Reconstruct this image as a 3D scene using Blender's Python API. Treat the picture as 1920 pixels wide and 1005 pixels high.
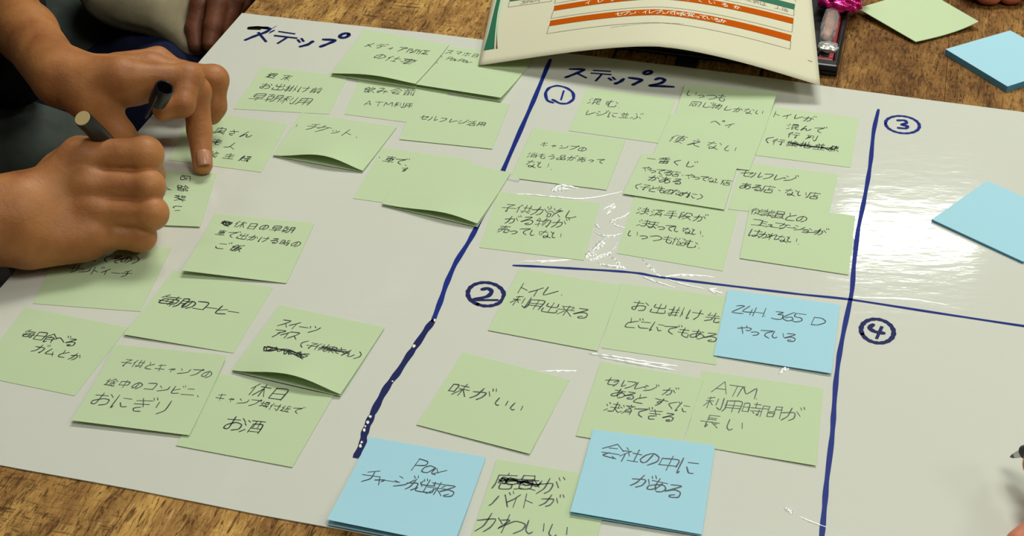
import bpy, math, random
import numpy as np
from mathutils import Vector
random.seed(5); rng = np.random.default_rng(5)
for o in list(bpy.data.objects): bpy.data.objects.remove(o)
COL = bpy.context.scene.collection
PI = math.pi
TZ = 0.72                                   # height of the table top

# ---------------------------------------------------------------- camera
F, TILT, ROLL, CH = 3030.9, 0.61616, -0.008534, 0.65072
right = np.array([1., 0, 0]); fwd = np.array([0, math.cos(TILT), -math.sin(TILT)]); down = np.array([0, -math.sin(TILT), -math.cos(TILT)])
c_, s_ = math.cos(ROLL), math.sin(ROLL)
RM = np.array([c_*right+s_*down, -s_*right+c_*down, fwd])
CP = np.array([0, 0, TZ+CH])
cam = bpy.data.cameras.new('camera'); camo = bpy.data.objects.new('camera', cam); COL.objects.link(camo)
cam.sensor_width = 36; cam.lens = F/1920*36; cam.clip_start = .02
from mathutils import Matrix
R3 = Matrix([[RM[0][i], -RM[1][i], -RM[2][i]] for i in range(3)])
camo.matrix_world = Matrix.Translation(Vector(CP)) @ R3.to_4x4()
bpy.context.scene.camera = camo

# ---------------------------------------------------------------- light and exposure
vs = bpy.context.scene.view_settings
vs.view_transform = 'Standard'; vs.look = 'None'; vs.gamma = 1; vs.use_curve_mapping = False
vs.exposure = -0.80
w = bpy.data.worlds.new('world'); bpy.context.scene.world = w; w.use_nodes = True
w.node_tree.nodes['Background'].inputs[0].default_value = (.95, .97, 1, 1)
w.node_tree.nodes['Background'].inputs[1].default_value = .35
# (x, y, size x, size y, watts): luminous ceiling panels of the room, built further down with their frames
CEIL = 2.62
PANELS = [(0.35, 2.05, .95, .6, 60), (-1.6, 1.9, .6, .6, 8), (2.3, 1.9, .6, .6, 30),
          (0.6, 0.1, .6, .6, 29), (-1.6, -.2, .6, .6, 8), (2.3, -.2, .6, .6, 20),
          (1.10, 3.73, .36, .14, 9)]
for i, (x, y, sx, sy, wt) in enumerate(PANELS):
    l = bpy.data.lights.new('panel_lamp', 'AREA'); l.shape = 'RECTANGLE'; l.size = sx; l.size_y = sy
    l.energy = wt; l.color = (.955, 1, .915)
    lo = bpy.data.objects.new('panel_lamp', l); lo.location = (x, y, CEIL-.03); COL.objects.link(lo)

# ---------------------------------------------------------------- helpers
def U(px, py, z=0.0):
    """point of the photograph's pixel at height z above the table top"""
    d = np.array([(px-960)/F, (py-502.5)/F, 1.0]) @ RM
    return CP + d*((TZ+z-CP[2])/d[2])
def proj(P):
    q = (np.asarray(P)-CP) @ RM.T
    return np.array([960+F*q[0]/q[2], 502.5+F*q[1]/q[2]])
def mesh_obj(name, V, Fc, mat=None, parent=None, smooth=True):
    me = bpy.data.meshes.new(name)
    me.from_pydata([tuple(map(float, v)) for v in V], [], [tuple(map(int, f)) for f in Fc]); me.update()
    if smooth: me.polygons.foreach_set('use_smooth', [True]*len(me.polygons))
    if mat: me.materials.append(mat)
    o = bpy.data.objects.new(name, me); COL.objects.link(o)
    if parent: o.parent = parent
    return o
def tag(o, label=None, cat=None, group=None, kind=None):
    if label: o['label'] = label
    if cat: o['category'] = cat
    if group: o['group'] = group
    if kind: o['kind'] = kind
    return o
def empty(name, loc=(0, 0, 0)):
    o = bpy.data.objects.new(name, None); o.location = loc; o.empty_display_size = .02; COL.objects.link(o); return o
def rebase(o, loc):
    """put the origin of an object with world-space vertices at loc"""
    loc = Vector(loc)
    o.data.transform(Matrix.Translation(-loc)); o.location = loc; return o
def keepchild(o, par):
    o.parent = par; o.matrix_parent_inverse = Matrix.Translation(-Vector(par.location)); return o
def box(name, lo, hi, mat, parent=None, bev=0, ax=None, org=None):
    """axis box lo..hi (in frame ax about org)"""
    V = []
    for x in (lo[0], hi[0]):
        for y in (lo[1], hi[1]):
            for z in (lo[2], hi[2]): V.append(np.array([x, y, z], float))
    if ax is not None: V = [org+ax[0]*v[0]+ax[1]*v[1]+ax[2]*v[2] for v in V]
    Fc = [(0, 1, 3, 2), (4, 6, 7, 5), (0, 4, 5, 1), (2, 3, 7, 6), (0, 2, 6, 4), (1, 5, 7, 3)]
    o = mesh_obj(name, V, Fc, mat, parent, smooth=False)
    if bev:
        m = o.modifiers.new('b', 'BEVEL'); m.width = bev; m.segments = 2
    return o
def lathe(name, a, b, prof, mat, parent=None, n=28, caps=True):
    """profile [(t, r)] turned about the axis a->b (t in metres from a)"""
    a = np.array(a); ax = np.array(b)-a; ax /= np.linalg.norm(ax)
    u = np.cross(ax, [0, 0, 1.]);
    if np.linalg.norm(u) < 1e-3: u = np.array([1., 0, 0])
    u /= np.linalg.norm(u); v = np.cross(ax, u)
    V = []; Fc = []
    for t, r in prof:
        for k in range(n):
            V.append(a+ax*t+(u*math.cos(2*PI*k/n)+v*math.sin(2*PI*k/n))*r)
    for i in range(len(prof)-1):
        for k in range(n):
            Fc.append((i*n+k, i*n+(k+1) % n, (i+1)*n+(k+1) % n, (i+1)*n+k))
    if caps:
        Fc.append(tuple(range(n))[::-1]); Fc.append(tuple((len(prof)-1)*n+k for k in range(n)))
    o = mesh_obj(name, V, Fc, mat, parent)
    o.modifiers.new('e', 'EDGE_SPLIT').split_angle = math.radians(40)
    return o

# ---------------------------------------------------------------- materials
def mat(name, color, rough=.6, spec=.5, **kw):
    m = bpy.data.materials.new(name); m.use_nodes = True
    nt = m.node_tree; b = nt.nodes['Principled BSDF']
    b.inputs['Base Color'].default_value = (*color, 1); b.inputs['Roughness'].default_value = rough
    b.inputs['Specular IOR Level'].default_value = spec
    for k, v in kw.items(): b.inputs[k.replace('_', ' ')].default_value = v
    return m
def N(m, t, **kw):
    n = m.node_tree.nodes.new(t)
    for k, v in kw.items():
        if hasattr(n, k): setattr(n, k, v)
        else: n.inputs[k.replace('_', ' ')].default_value = v
    return n
def L(m, a, ao, b, bi): m.node_tree.links.new(a.outputs[ao], b.inputs[bi])
def lin(r, g, b):
    f = lambda c: (c/255/12.92 if c <= 10 else ((c/255+.055)/1.055)**2.4)
    return (f(r), f(g), f(b))
def noise_color(m, c1, c2, scale, stretch=(1, 1, 1), detail=4, lo=.35, hi=.65, rot=0, coord='Object'):
    tc = N(m, 'ShaderNodeTexCoord'); mp = N(m, 'ShaderNodeMapping'); mp.inputs['Scale'].default_value = stretch
    mp.inputs['Rotation'].default_value = (0, 0, rot)
    nz = N(m, 'ShaderNodeTexNoise', Scale=scale, Detail=detail); cr = N(m, 'ShaderNodeValToRGB')
    cr.color_ramp.elements[0].position = lo; cr.color_ramp.elements[1].position = hi
    cr.color_ramp.elements[0].color = (*c1, 1); cr.color_ramp.elements[1].color = (*c2, 1)
    L(m, tc, coord, mp, 'Vector'); L(m, mp, 'Vector', nz, 'Vector'); L(m, nz, 'Fac', cr, 'Fac')
    L(m, cr, 'Color', m.node_tree.nodes['Principled BSDF'], 'Base Color')
    return tc, mp, nz, cr
def bump(m, scale, strength, dist=.001, detail=3, stretch=(1, 1, 1), coord='Object'):
    tc = N(m, 'ShaderNodeTexCoord'); mp = N(m, 'ShaderNodeMapping'); mp.inputs['Scale'].default_value = stretch
    nz = N(m, 'ShaderNodeTexNoise', Scale=scale, Detail=detail); bp = N(m, 'ShaderNodeBump', Strength=strength, Distance=dist)
    L(m, tc, coord, mp, 'Vector'); L(m, mp, 'Vector', nz, 'Vector'); L(m, nz, 'Fac', bp, 'Height')
    L(m, bp, 'Normal', m.node_tree.nodes['Principled BSDF'], 'Normal'); return bp

def paper_mat(name, col, rough=.75, trans=.18):
    m = mat(name, col, rough, .25)
    nt = m.node_tree; b = nt.nodes['Principled BSDF']; out = nt.nodes['Material Output']
    tr = N(m, 'ShaderNodeBsdfTranslucent'); tr.inputs['Color'].default_value = (*col, 1)
    mx = N(m, 'ShaderNodeMixShader'); mx.inputs[0].default_value = trans
    L(m, b, 0, mx, 1); L(m, tr, 0, mx, 2); L(m, mx, 0, out, 'Surface')
    bump(m, 500, .12, .0003)
    return m
M_GREEN = paper_mat('green_note_paper', (.63, .745, .47))
M_BLUE = paper_mat('blue_note_paper', (.46, .76, .88))
M_HAND = paper_mat('handout_paper', (.74, .69, .51), trans=.12)
M_PEN = mat('black_pen_ink', lin(28, 28, 32), .45)
M_THIN = mat('grey_pen_ink', lin(58, 62, 66), .5)
M_MARK = mat('blue_marker_ink', lin(8, 34, 122), .45, .15)
M_MARKD = mat('dark_blue_marker_ink', lin(10, 22, 84), .45, .15)
M_ORANGE = mat('orange_print', lin(186, 80, 0), .8, .05); M_PGREEN = mat('green_print', lin(0, 98, 66), .6)
M_PWHITE = mat('white_print', lin(240, 232, 205), .6); M_PGREY = mat('grey_print', lin(120, 120, 108), .6)
M_PLGREEN = mat('pale_green_print', lin(176, 214, 178), .6); M_PRED = mat('red_brown_print', lin(120, 52, 40), .6)
M_BLACK = mat('black_plastic', lin(22, 22, 26), .35); M_BLACKS = mat('black_gloss', lin(12, 12, 14), .15)
M_GOLD = mat('pale_brass', lin(205, 178, 128), .45, Metallic=.35)
M_CHROME = mat('chrome', lin(180, 180, 182), .2, Metallic=1.0)
M_REDP = mat('red_plastic', lin(140, 28, 34), .35)

# poster: white sheet with clinging glossy film
M_FILM = mat('glossy_white_film', lin(212, 211, 200), .075, .6)
def film_nodes():
    m = M_FILM; b = m.node_tree.nodes['Principled BSDF']
    tc = N(m, 'ShaderNodeTexCoord')
    mp = N(m, 'ShaderNodeMapping'); mp.inputs['Scale'].default_value = (1, 2.6, 1); mp.inputs['Rotation'].default_value = (0, 0, .25)
    n1 = N(m, 'ShaderNodeTexNoise', Scale=38, Detail=3, Roughness=.55); n2 = N(m, 'ShaderNodeTexNoise', Scale=5, Detail=2)
    L(m, tc, 'Object', mp, 'Vector'); L(m, mp, 'Vector', n1, 'Vector'); L(m, tc, 'Object', n2, 'Vector')
    b1 = N(m, 'ShaderNodeBump', Strength=1.0, Distance=.00014); b2 = N(m, 'ShaderNodeBump', Strength=1.0, Distance=.0004)
    L(m, n1, 'Fac', b1, 'Height'); L(m, n2, 'Fac', b2, 'Height'); L(m, b2, 'Normal', b1, 'Normal'); L(m, b1, 'Normal', b, 'Normal')
film_nodes()

def wood():
    m = mat('rustic_wood', (.2, .1, .04), .6, .15); nt = m.node_tree; b = nt.nodes['Principled BSDF']
    tc = N(m, 'ShaderNodeTexCoord'); oi = N(m, 'ShaderNodeObjectInfo')
    add = N(m, 'ShaderNodeVectorMath', operation='ADD'); sc = N(m, 'ShaderNodeVectorMath', operation='SCALE'); sc.inputs['Scale'].default_value = 7
    comb = N(m, 'ShaderNodeCombineXYZ'); L(m, oi, 'Random', comb, 'X'); L(m, oi, 'Random', comb, 'Y')
    L(m, comb, 'Vector', sc, 0); L(m, tc, 'Object', add, 0); L(m, sc, 'Vector', add, 1)
    def layer(scale, st, detail=5, rough=.6, dist=0):
        mp = N(m, 'ShaderNodeMapping'); mp.inputs['Scale'].default_value = st
        nz = N(m, 'ShaderNodeTexNoise', Scale=scale, Detail=detail, Roughness=rough, Distortion=dist)
        L(m, add, 'Vector', mp, 'Vector'); L(m, mp, 'Vector', nz, 'Vector'); return nz
    g1 = layer(14, (3.2, 1, 1), 5, .6, .5)         # broad tone along the grain
    g2 = layer(95, (4.2, .75, 1), 4, .7, 1.2)       # fine grain streaks
    g3 = layer(110, (.6, 4.2, 1), 3, .6, .8)        # short strokes across the grain
    g4 = layer(7, (1, 1, 1), 3)
    cr = N(m, 'ShaderNodeValToRGB'); e = cr.color_ramp.elements
    e[0].position = .30; e[0].color = (*lin(128, 88, 46), 1); e[1].position = .70; e[1].color = (*lin(226, 178, 100), 1)
    k = cr.color_ramp.elements.new(.5); k.color = (*lin(178, 132, 72), 1)
    L(m, g1, 'Fac', cr, 'Fac')
    def dark(prev, nz, lo, hi, col, fac):
        r = N(m, 'ShaderNodeMapRange'); r.inputs['From Min'].default_value = lo; r.inputs['From Max'].default_value = hi
        r.inputs['To Min'].default_value = fac; r.inputs['To Max'].default_value = 0
        L(m, nz, 'Fac', r, 'Value')
        mx = N(m, 'ShaderNodeMix', data_type='RGBA'); L(m, r, 'Result', mx, 'Factor')
        L(m, prev[0], prev[1], mx, 'A'); mx.inputs['B'].default_value = (*col, 1)
        return (mx, 'Result'), r
    p, r2 = dark((cr, 'Color'), g2, .36, .50, lin(74, 42, 14), .9)
    # cross strokes only in patches
    pr = N(m, 'ShaderNodeMapRange'); pr.inputs['From Min'].default_value = .42; pr.inputs['From Max'].default_value = .58; L(m, g4, 'Fac', pr, 'Value')
    r3 = N(m, 'ShaderNodeMapRange'); r3.inputs['From Min'].default_value = .34; r3.inputs['From Max'].default_value = .47
    r3.inputs['To Min'].default_value = .8; r3.inputs['To Max'].default_value = 0; L(m, g3, 'Fac', r3, 'Value')
    mm = N(m, 'ShaderNodeMath', operation='MULTIPLY'); L(m, r3, 'Result', mm, 0); L(m, pr, 'Result', mm, 1)
    mx = N(m, 'ShaderNodeMix', data_type='RGBA'); L(m, mm, 'Value', mx, 'Factor'); L(m, p[0], p[1], mx, 'A'); mx.inputs['B'].default_value = (*lin(66, 38, 18), 1)
    # light flecks
    r5 = N(m, 'ShaderNodeMapRange'); r5.inputs['From Min'].default_value = .58; r5.inputs['From Max'].default_value = .7; r5.inputs['To Max'].default_value = .55; L(m, g2, 'Fac', r5, 'Value')
    mx2 = N(m, 'ShaderNodeMix', data_type='RGBA'); L(m, r5, 'Result', mx2, 'Factor'); L(m, mx, 'Result', mx2, 'A'); mx2.inputs['B'].default_value = (*lin(244, 204, 130), 1)
    # tone differs from plank to plank
    hs = N(m, 'ShaderNodeHueSaturation'); r4 = N(m, 'ShaderNodeMapRange'); r4.inputs['To Min'].default_value = .72; r4.inputs['To Max'].default_value = 1.12
    L(m, oi, 'Random', r4, 'Value'); L(m, mx2, 'Result', hs, 'Color')
    r4.inputs['To Min'].default_value = .92; r4.inputs['To Max'].default_value = 1.05; L(m, r4, 'Result', hs, 'Value')
    tn = N(m, 'ShaderNodeMix', data_type='RGBA', blend_type='MULTIPLY'); tn.inputs['Factor'].default_value = 1
    tr = N(m, 'ShaderNodeValToRGB'); tr.color_ramp.elements[0].color = (.27, .165, .11, 1); tr.color_ramp.elements[1].color = (1, 1, 1, 1)
    L(m, oi, 'Color', tr, 'Fac'); L(m, hs, 'Color', tn, 'A'); L(m, tr, 'Color', tn, 'B'); L(m, tn, 'Result', b, 'Base Color')
    bp = N(m, 'ShaderNodeBump', Strength=.7, Distance=.0008); s = N(m, 'ShaderNodeMath', operation='ADD'); L(m, g2, 'Fac', s, 0); L(m, g3, 'Fac', s, 1)
    L(m, s, 'Value', bp, 'Height'); L(m, bp, 'Normal', b, 'Normal')
    return m
M_WOOD = wood()

def skin(name, base, dark):
    m = mat(name, base, .5, .3); b = m.node_tree.nodes['Principled BSDF']
    noise_color(m, dark, base, 28, detail=4, lo=.3, hi=.62)
    b.inputs['Subsurface Weight'].default_value = .10; b.inputs['Subsurface Radius'].default_value = (1, .35, .18); b.inputs['Subsurface Scale'].default_value = .006
    tc = N(m, 'ShaderNodeTexCoord')
    n1 = N(m, 'ShaderNodeTexNoise', Scale=320, Detail=3); n2 = N(m, 'ShaderNodeTexVoronoi', Scale=600)
    n3 = N(m, 'ShaderNodeTexNoise', Scale=70, Detail=2)
    for n in (n1, n2, n3): L(m, tc, 'Object', n, 'Vector')
    a = N(m, 'ShaderNodeBump', Strength=.35, Distance=.0006); c = N(m, 'ShaderNodeBump', Strength=.25, Distance=.0004); d = N(m, 'ShaderNodeBump', Strength=.35, Distance=.0015)
    L(m, n1, 'Fac', a, 'Height'); L(m, n2, 'Distance', c, 'Height'); L(m, n3, 'Fac', d, 'Height')
    L(m, d, 'Normal', a, 'Normal'); L(m, a, 'Normal', c, 'Normal'); L(m, c, 'Normal', b, 'Normal')
    return m
M_SKIN = skin('skin', lin(182, 120, 70), lin(144, 86, 46))
M_SKIN_SHADED = skin('skin_shaded', lin(124, 72, 48), lin(96, 52, 34))  # neighbour's skin; the shade over the hand is put into this darker colour
M_SKIN2 = skin('skin_rosy', lin(206, 128, 100), lin(186, 100, 74))
M_NAIL = mat('nail', lin(188, 132, 100), .3)
def cloth(name, c1, c2, rough=.9):
    m = mat(name, c1, rough, .15); noise_color(m, c1, c2, 60, detail=5); 
    bump(m, 900, .3, .0006); return m
M_CHAR = cloth('charcoal_cloth', lin(58, 62, 58), lin(66, 71, 66)); M_BLKC = cloth('black_cloth', lin(20, 20, 22), lin(28, 28, 30))
M_NAVY = cloth('navy_cloth', lin(30, 34, 62), lin(24, 27, 52)); M_BEIGE = cloth('beige_cloth', lin(146, 134, 108), lin(136, 124, 99))

# ---------------------------------------------------------------- room shell
M_WALL = mat('painted_wall', lin(205, 200, 188), .9); bump(M_WALL, 90, .1)
M_CEIL = mat('ceiling_paint', lin(225, 223, 215), .9); M_FLOOR = mat('dark_floor', lin(58, 54, 50), .6)
noise_color(M_FLOOR, lin(46, 43, 40), lin(70, 66, 60), 30)
X0, X1, Y0, Y1 = -4.2, 4.6, -2.6, 6.6
for nm, lo, hi, mt in (('floor', (X0, Y0, -.1), (X1, Y1, 0), M_FLOOR), ('ceiling', (X0, Y0, CEIL), (X1, Y1, CEIL+.1), M_CEIL),
                       ('wall_left', (X0-.1, Y0, 0), (X0, Y1, CEIL), M_WALL), ('wall_right', (X1, Y0, 0), (X1+.1, Y1, CEIL), M_WALL),
                       ('wall_back', (X0, Y1, 0), (X1, Y1+.1, CEIL), M_WALL), ('wall_front', (X0, Y0-.1, 0), (X1, Y0, CEIL), M_WALL)):
    tag(box(nm, lo, hi, mt), kind='structure')
M_FRAME = mat('lamp_frame', lin(230, 230, 228), .5)
for i, (x, y, sx, sy, wt) in enumerate(PANELS):
    V = []; Fc = []
    for a, b_, z in ((1, 1, -.028), (1.0, 1.0, 0.0)):
        pass
    t = .02; hx, hy = sx/2, sy/2
    ring = [(-hx-t, -hy-t), (hx+t, -hy-t), (hx+t, hy+t), (-hx-t, hy+t), (-hx, -hy), (hx, -hy), (hx, hy), (-hx, hy)]
    for z in (-.035, 0): V += [(p[0], p[1], z) for p in ring]
    for k in range(4):
        j = (k+1) % 4
        Fc += [(k, j, 4+j, 4+k), (8+k, 12+k, 12+j, 8+j), (k, 8+k, 8+j, j), (4+k, 4+j, 12+j, 12+k)]
    o = mesh_obj('ceiling_lamp', V, Fc, M_FRAME, smooth=False); o.location = (x, y, CEIL)
    tag(o, ['wide white ceiling panel lamp just beyond the table', 'ceiling panel lamp far to the left of the table', 'ceiling panel lamp far to the right of the table',
            'ceiling panel lamp above the photographer', 'ceiling panel lamp behind the photographer, to the left', 'ceiling panel lamp behind the photographer, to the right',
            'small distant ceiling lamp that glints in the glossy sheet'][i], 'lamp', 'ceiling panel lamps')

# ---------------------------------------------------------------- table
PTL = U(454, 26); PTL[2] = TZ
XA = np.array([.9698, -.2440, 0]); YA = np.array([.2440, .9698, 0]); ZA = np.array([0, 0, 1.])
def T(a, b, z=0.0):
    """table frame: a to the right along the sheet, b away from the viewer, from the sheet's far left corner"""
    return PTL + XA*a + YA*b + ZA*z
def ab(P): d = np.asarray(P)-PTL; return float(d@XA), float(d@YA)
table = empty('table', tuple(T(0, 0)-np.array([0, 0, TZ]))); tag(table, 'brown rustic wooden table under the large white sheet', 'table')
PW = .0875
x = .0012; i = 0; PT_ = [.85, .72, .9, .55, .62, .5, .35, .4, .3, .4, .25, .35, .3, .45, .3, .4, .35, .3, .4, .35]
while x < 1.62:
    wd = PW
    o = box('plank', (0, 0, -.03), (wd-.0003, 2.1, 0), M_WOOD, None, .0001); g = PT_[i % 20]; o.color = (g, g, g, 1)
    o.rotation_euler = (0, 0, math.atan2(XA[1], XA[0])); o.location = T(x, -1.15)
    keepchild(o, table); x += wd; i += 1
M_LEG = mat('dark_metal', lin(30, 30, 30), .5)
for (a, b_) in ((.08, -1.05), (1.5, -1.05), (.08, .85), (1.5, .85)):
    o = box('leg', (a-.025, b_-.025, -TZ), (a+.025, b_+.025, -.05), M_LEG, None, .003, (XA, YA, ZA), PTL); keepchild(o, table)
o = box('frame', (.05, -1.08, -.05), (1.55, .88, -.0302), M_LEG, None, 0, (XA, YA, ZA), PTL); keepchild(o, table)

# ---------------------------------------------------------------- ribbons (pen and marker strokes)
def catmull(P, sub=4):
    P = [np.array(p, float) for p in P]
    if len(P) < 3 or sub < 2: return P
    out = []
    for i in range(len(P)-1):
        p0 = P[i-1] if i else 2*P[0]-P[1]; p1 = P[i]; p2 = P[i+1]; p3 = P[i+2] if i+2 < len(P) else 2*P[-1]-P[-2]
        for k in range(sub):
            t = k/sub; m1 = (p2-p0)*.36; m2 = (p3-p1)*.36
            out.append((2*t**3-3*t*t+1)*p1+(t**3-2*t*t+t)*m1+(-2*t**3+3*t*t)*p2+(t**3-t*t)*m2)
    out.append(P[-1]); return out
def ribbon(P, width, V, Fc, mapf, wob=.15):
    """append a flat stroke along 2D points P; mapf takes (x, y) to 3D"""
    P = [np.array(p, float) for p in P]; n = len(P)
    if n < 2: return
    ph = random.random()*6; L_, R_ = [], []
    for i in range(n):
        t = P[min(i+1, n-1)]-P[max(i-1, 0)]; l = np.hypot(*t)
        if l < 1e-9: t = np.array([1., 0]); l = 1
        t = t/l; nn = np.array([-t[1], t[0]])
        w_ = width/2*(1+wob*math.sin(ph+i*.9))
        e = t*width*.35*(-1 if i == 0 else 1 if i == n-1 else 0)
        w2 = w_*(.7 if i in (0, n-1) else 1)
        L_.append(P[i]+e+nn*w2); R_.append(P[i]+e-nn*w2)
    b0 = len(V)
    for a, b_ in zip(L_, R_): V.append(mapf(a)); V.append(mapf(b_))
    for i in range(n-1): Fc.append((b0+2*i, b0+2*i+1, b0+2*i+3, b0+2*i+2))

DK = ['7089', '8098']                              # voiced marks, drawn small
G = {
'ア':"11816344 534629",'イ':"714416 5359",'ケ':"302305 2282 624619",'コ':"118188 1888",'サ':"0393 3036 706639",'シ':"1132 0425 186692",
'ス':"11715519 5589",'セ':"049275 303888",'チ':"7022 0494 515629",'ツ':"1224 4153 827539",'テ':"2171 0494 545729",'ト':"3039 3476",
'ニ':"2272 0898",'ハ':"321708 617399",'ヒ':"202888 7325",'フ':"11816629",'ヘ':"053297",'ホ':"0292 505948 2518 7598",'マ':"118156 3578",
'ミ':"2172 2475 1789",'ム':"311787 6489",'メ':"714519 2479",'ヤ':"048265 3159",'ユ':"236357 0797",'ヨ':"12727818 1575",'ル':"212509 606896",
'レ':"202893",'ン':"1234 188692",'ー':"1585",'・':"4455",'カ':"03837968 403609",'キ':"1271 0686 3059",'か':"04636749 403619 7295",
'あ':"1282 404558 63563818164474968869",'い':"11163847 7286",'う':"3061 14637649",'え':"4051 237319455899",'お':"0262 3038181654858859 7193",
'く':"702479",'け':"111928 3393 707659",'こ':"2272 163888",'さ':"1382 3065 56263858",'き':"1281 1484 3066 56273969",'し':"3037487896",
'す':"0292 50553634545739",'た':"0262 3019 5484 565898",'つ':"0452948749",'て':"0281444779",'と':"3044 8235283989",
'な':"0252 3016 7193 646849375799",'に':"101928 4282 456888",'の':"524728162351838659",'は':"101928 3292 606849386799",
'ふ':"4051 53655839 2608 8598",'ま':"1181 1484 505839286789",'み':"11512718063597 7469",'む':"0252 303516143438598886 7294",
'め':"2247 6136280633739679",'も':"4047698986 1272 1575",'や':"0462938565 5062 2259",'り':"2125 707649",'る':"217116548588594867",
'れ':"2029 03330752626897",'わ':"2029 03330753949769",'を':"1171 40154457 83463879",'ん':"40093555587895",'そ':"21712494475979",
'A':"5019 5089 2676",'T':"1191 5159",'M':"0911468199",'P':"2029 20717425",'a':"7443252858747899",'y':"2447 8428",'H':"2029 8089 2585",
'D':"1119 116194965919",'2':"224171451989",'3':"21714474784918",'4':"401686 6369",'5':"2181 212465774918",'6':"70342759876536",
'(':"60333669",')':"30636639",'.':"3838",'、':"2839",'/':"8019",'一':"1585",
'関':"0109 0131 3134 0333 6191 9199 6164 6393 3575 2777 555739",'係':"2004 1319 803152 724787 6669 4638 7698",'仕':"2004 1319 4393 6068 4888",
'事':"0191 2282842422 0686 2888 505948",'週':"1021 032318 082899 313628 318177 4373 5155 4575",'末':"0191 1484 5059 4519 5599",
'出':"5059 21248481 16199996",'掛':"0333 202918 0736 4363 5055 3565 5559 3868 8089 8497",'前':"2031 7061 0292 1419 144449 1646 1848 6468 848978",
'早':"212585 218185 2383 0797 5559",'朝':"0141 2022 1316 134346 1646 0747 2629 616749 619199 6393 6595",'利':"4011 0343 2029 2307 2346 6166 909978",
'用':"111709 118189 1484 1686 5159",'飲':"3003 3053 134346 1445 13184736 7053 729274 745749 7699",'会':"5004 5094 3363 1686 462879 6889",
'店':"5051 1191 111609 5356 5584 36398986 3686",'員':"20237370 2070 24287874 2474 2676 3809 6899",'活':"1122 0314 0927 8032 3494 6166 36398986 3686",
'奥':"5041 2126 218186 3474 5256 5536 5576 0797 5609 5699",'業':"3033 6063 1122 8172 0393 1585 0797 5359 4719 5799",'主':"4051 1282 1585 0898 5258",
'婦':"201638 311609 0444 5181 8184 5282 5484 4595 5759 578789 7479",'人':"504709 4699",'老':"1272 4045 0595 8209 7556 545898",
'車':"1181 2326 237376 2676 2474 0898 5059",'数':"2024 0343 1112 4132 2518 3619 0646 7055 6292 825649 6499",
'舗':"3003 3053 1343 2326 16194946 1646 5292 7079 5459 549489 5676 5878 8091",'休':"2004 1319 4292 6069 6339 6399",'日':"2129 218189 2585 2989",
'時':"0107 013137 0434 0737 5181 6064 4494 4696 858978 5768",'飯':"3003 3053 134346 1445 13184736 8051 515539 648459 6599",
'定':"5051 131191 9193 2474 5458 5686 3518 2899",'毎':"3003 2282 241888 2484 8479 0696 5457",'食':"5004 5094 4353 247477 2676 242948 7689",
'子':"2171 7144 444938 0595",'供':"2004 1319 5056 8086 4393 3797 5849 7899",'途':"1121 032318 082899 6033 6093 5373 4585 6368 5547 7587",
'中':"1216 128286 1686 5059",'場':"0343 2027 0746 5154 518184 5484 5282 3696 6647 578789 7667",'付':"2004 1319 3393 808978 5667",
'近':"1121 032318 082899 8151 515447 5494 7478",'酒':"1122 0314 0927 3191 4349 439399 4898 5155 7175 4696",
'混':"1122 0314 0927 4144 418184 4484 4282 4549 4766 4958 9576 75789998",'並':"3041 7061 1282 4248 6268 2436 8476 0999",
'同':"1119 119199 3373 35386865 3565",'物':"1003 0343 2029 0736 6044 52928978 6247 7258",'使':"2004 1319 3191 4346 438386 4686 606849 4799",
'行':"3003 3205 1419 5191 4494 747968",'列':"0151 2115 244308 2435 6166 909978",'消':"1122 0314 0927 6063 4152 9182 4449 449499 4696 4898",
'品':"30347470 3070 06094946 0646 56599996 5696",'売':"1191 5053 2373 1517 159597 4619 66698998",'番':"8021 0292 5055 4304 6395 2629 268689 2989 2787 5659",
'欲':"1002 3042 2305 2345 16193936 1636 7053 629264 725649 7699",'決':"1122 0314 0927 4282 8285 3595 606839 6699",
'済':"1122 0314 0927 6061 3191 8145 4185 4539 8589 4686 4787",'手':"7021 1383 0696 515948",'段':"3011 1119 1333 1535 0746 514435 518194 4585 8539 5599",
'悩':"1019 0214 2233 4142 6061 8172 4449 4999 9994 5578 8558",'従':"3003 3205 1419 4152 8172 4393 6368 6585 4539 4799",
'来':"1181 5059 2233 8273 0494 4519 5599",'地':"0333 2018 0727 354484 6067 4147498996", '線':"4024 5132 3345 3039 1628 4648 5181 518484 5484 5282 6068 4547 7698",'先':"2013 1383 5055 0595 454709 65699998",'味':"0207 023237 0737 4282 4494 6069 6439 6499",
'間':"0109 0131 3134 0333 6191 9199 6164 6393 3538 356568 3666 3868",'長':"3034 3080 3272 3373 0595 353947 8676 5599",
'社':"1021 0242 4206 2429 3345 5393 7078 4898",'何':"2004 1319 3292 829978 43466663 4363",
'買':"1013 109093 1393 3033 6063 2528 257578 2676 2878 3809 6899",'歳':"4043 2023 0484 1419 3565 3676 7199 8569 7081",
'男':"2024 207074 2474 2272 4044 0585 858968 4509",'果':"2125 218185 2585 2383 5059 0696 4619 5699",
}
VOICED = {'ガ':'カ','ジ':'シ','ズ':'ス','デ':'テ','ド':'ト','バ':'ハ','ビ':'ヒ','ブ':'フ','が':'か','ぐ':'く','ご':'こ','じ':'し','ぎ':'き','で':'て','ど':'と','ぶ':'ふ','べ':'ヘ'}
SEMI = {'プ':'フ','ペ':'ヘ'}
SMALL = {'ッ':'ツ','ャ':'ヤ','ュ':'ユ','ョ':'ヨ','っ':'つ','ィ':'イ'}
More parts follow.
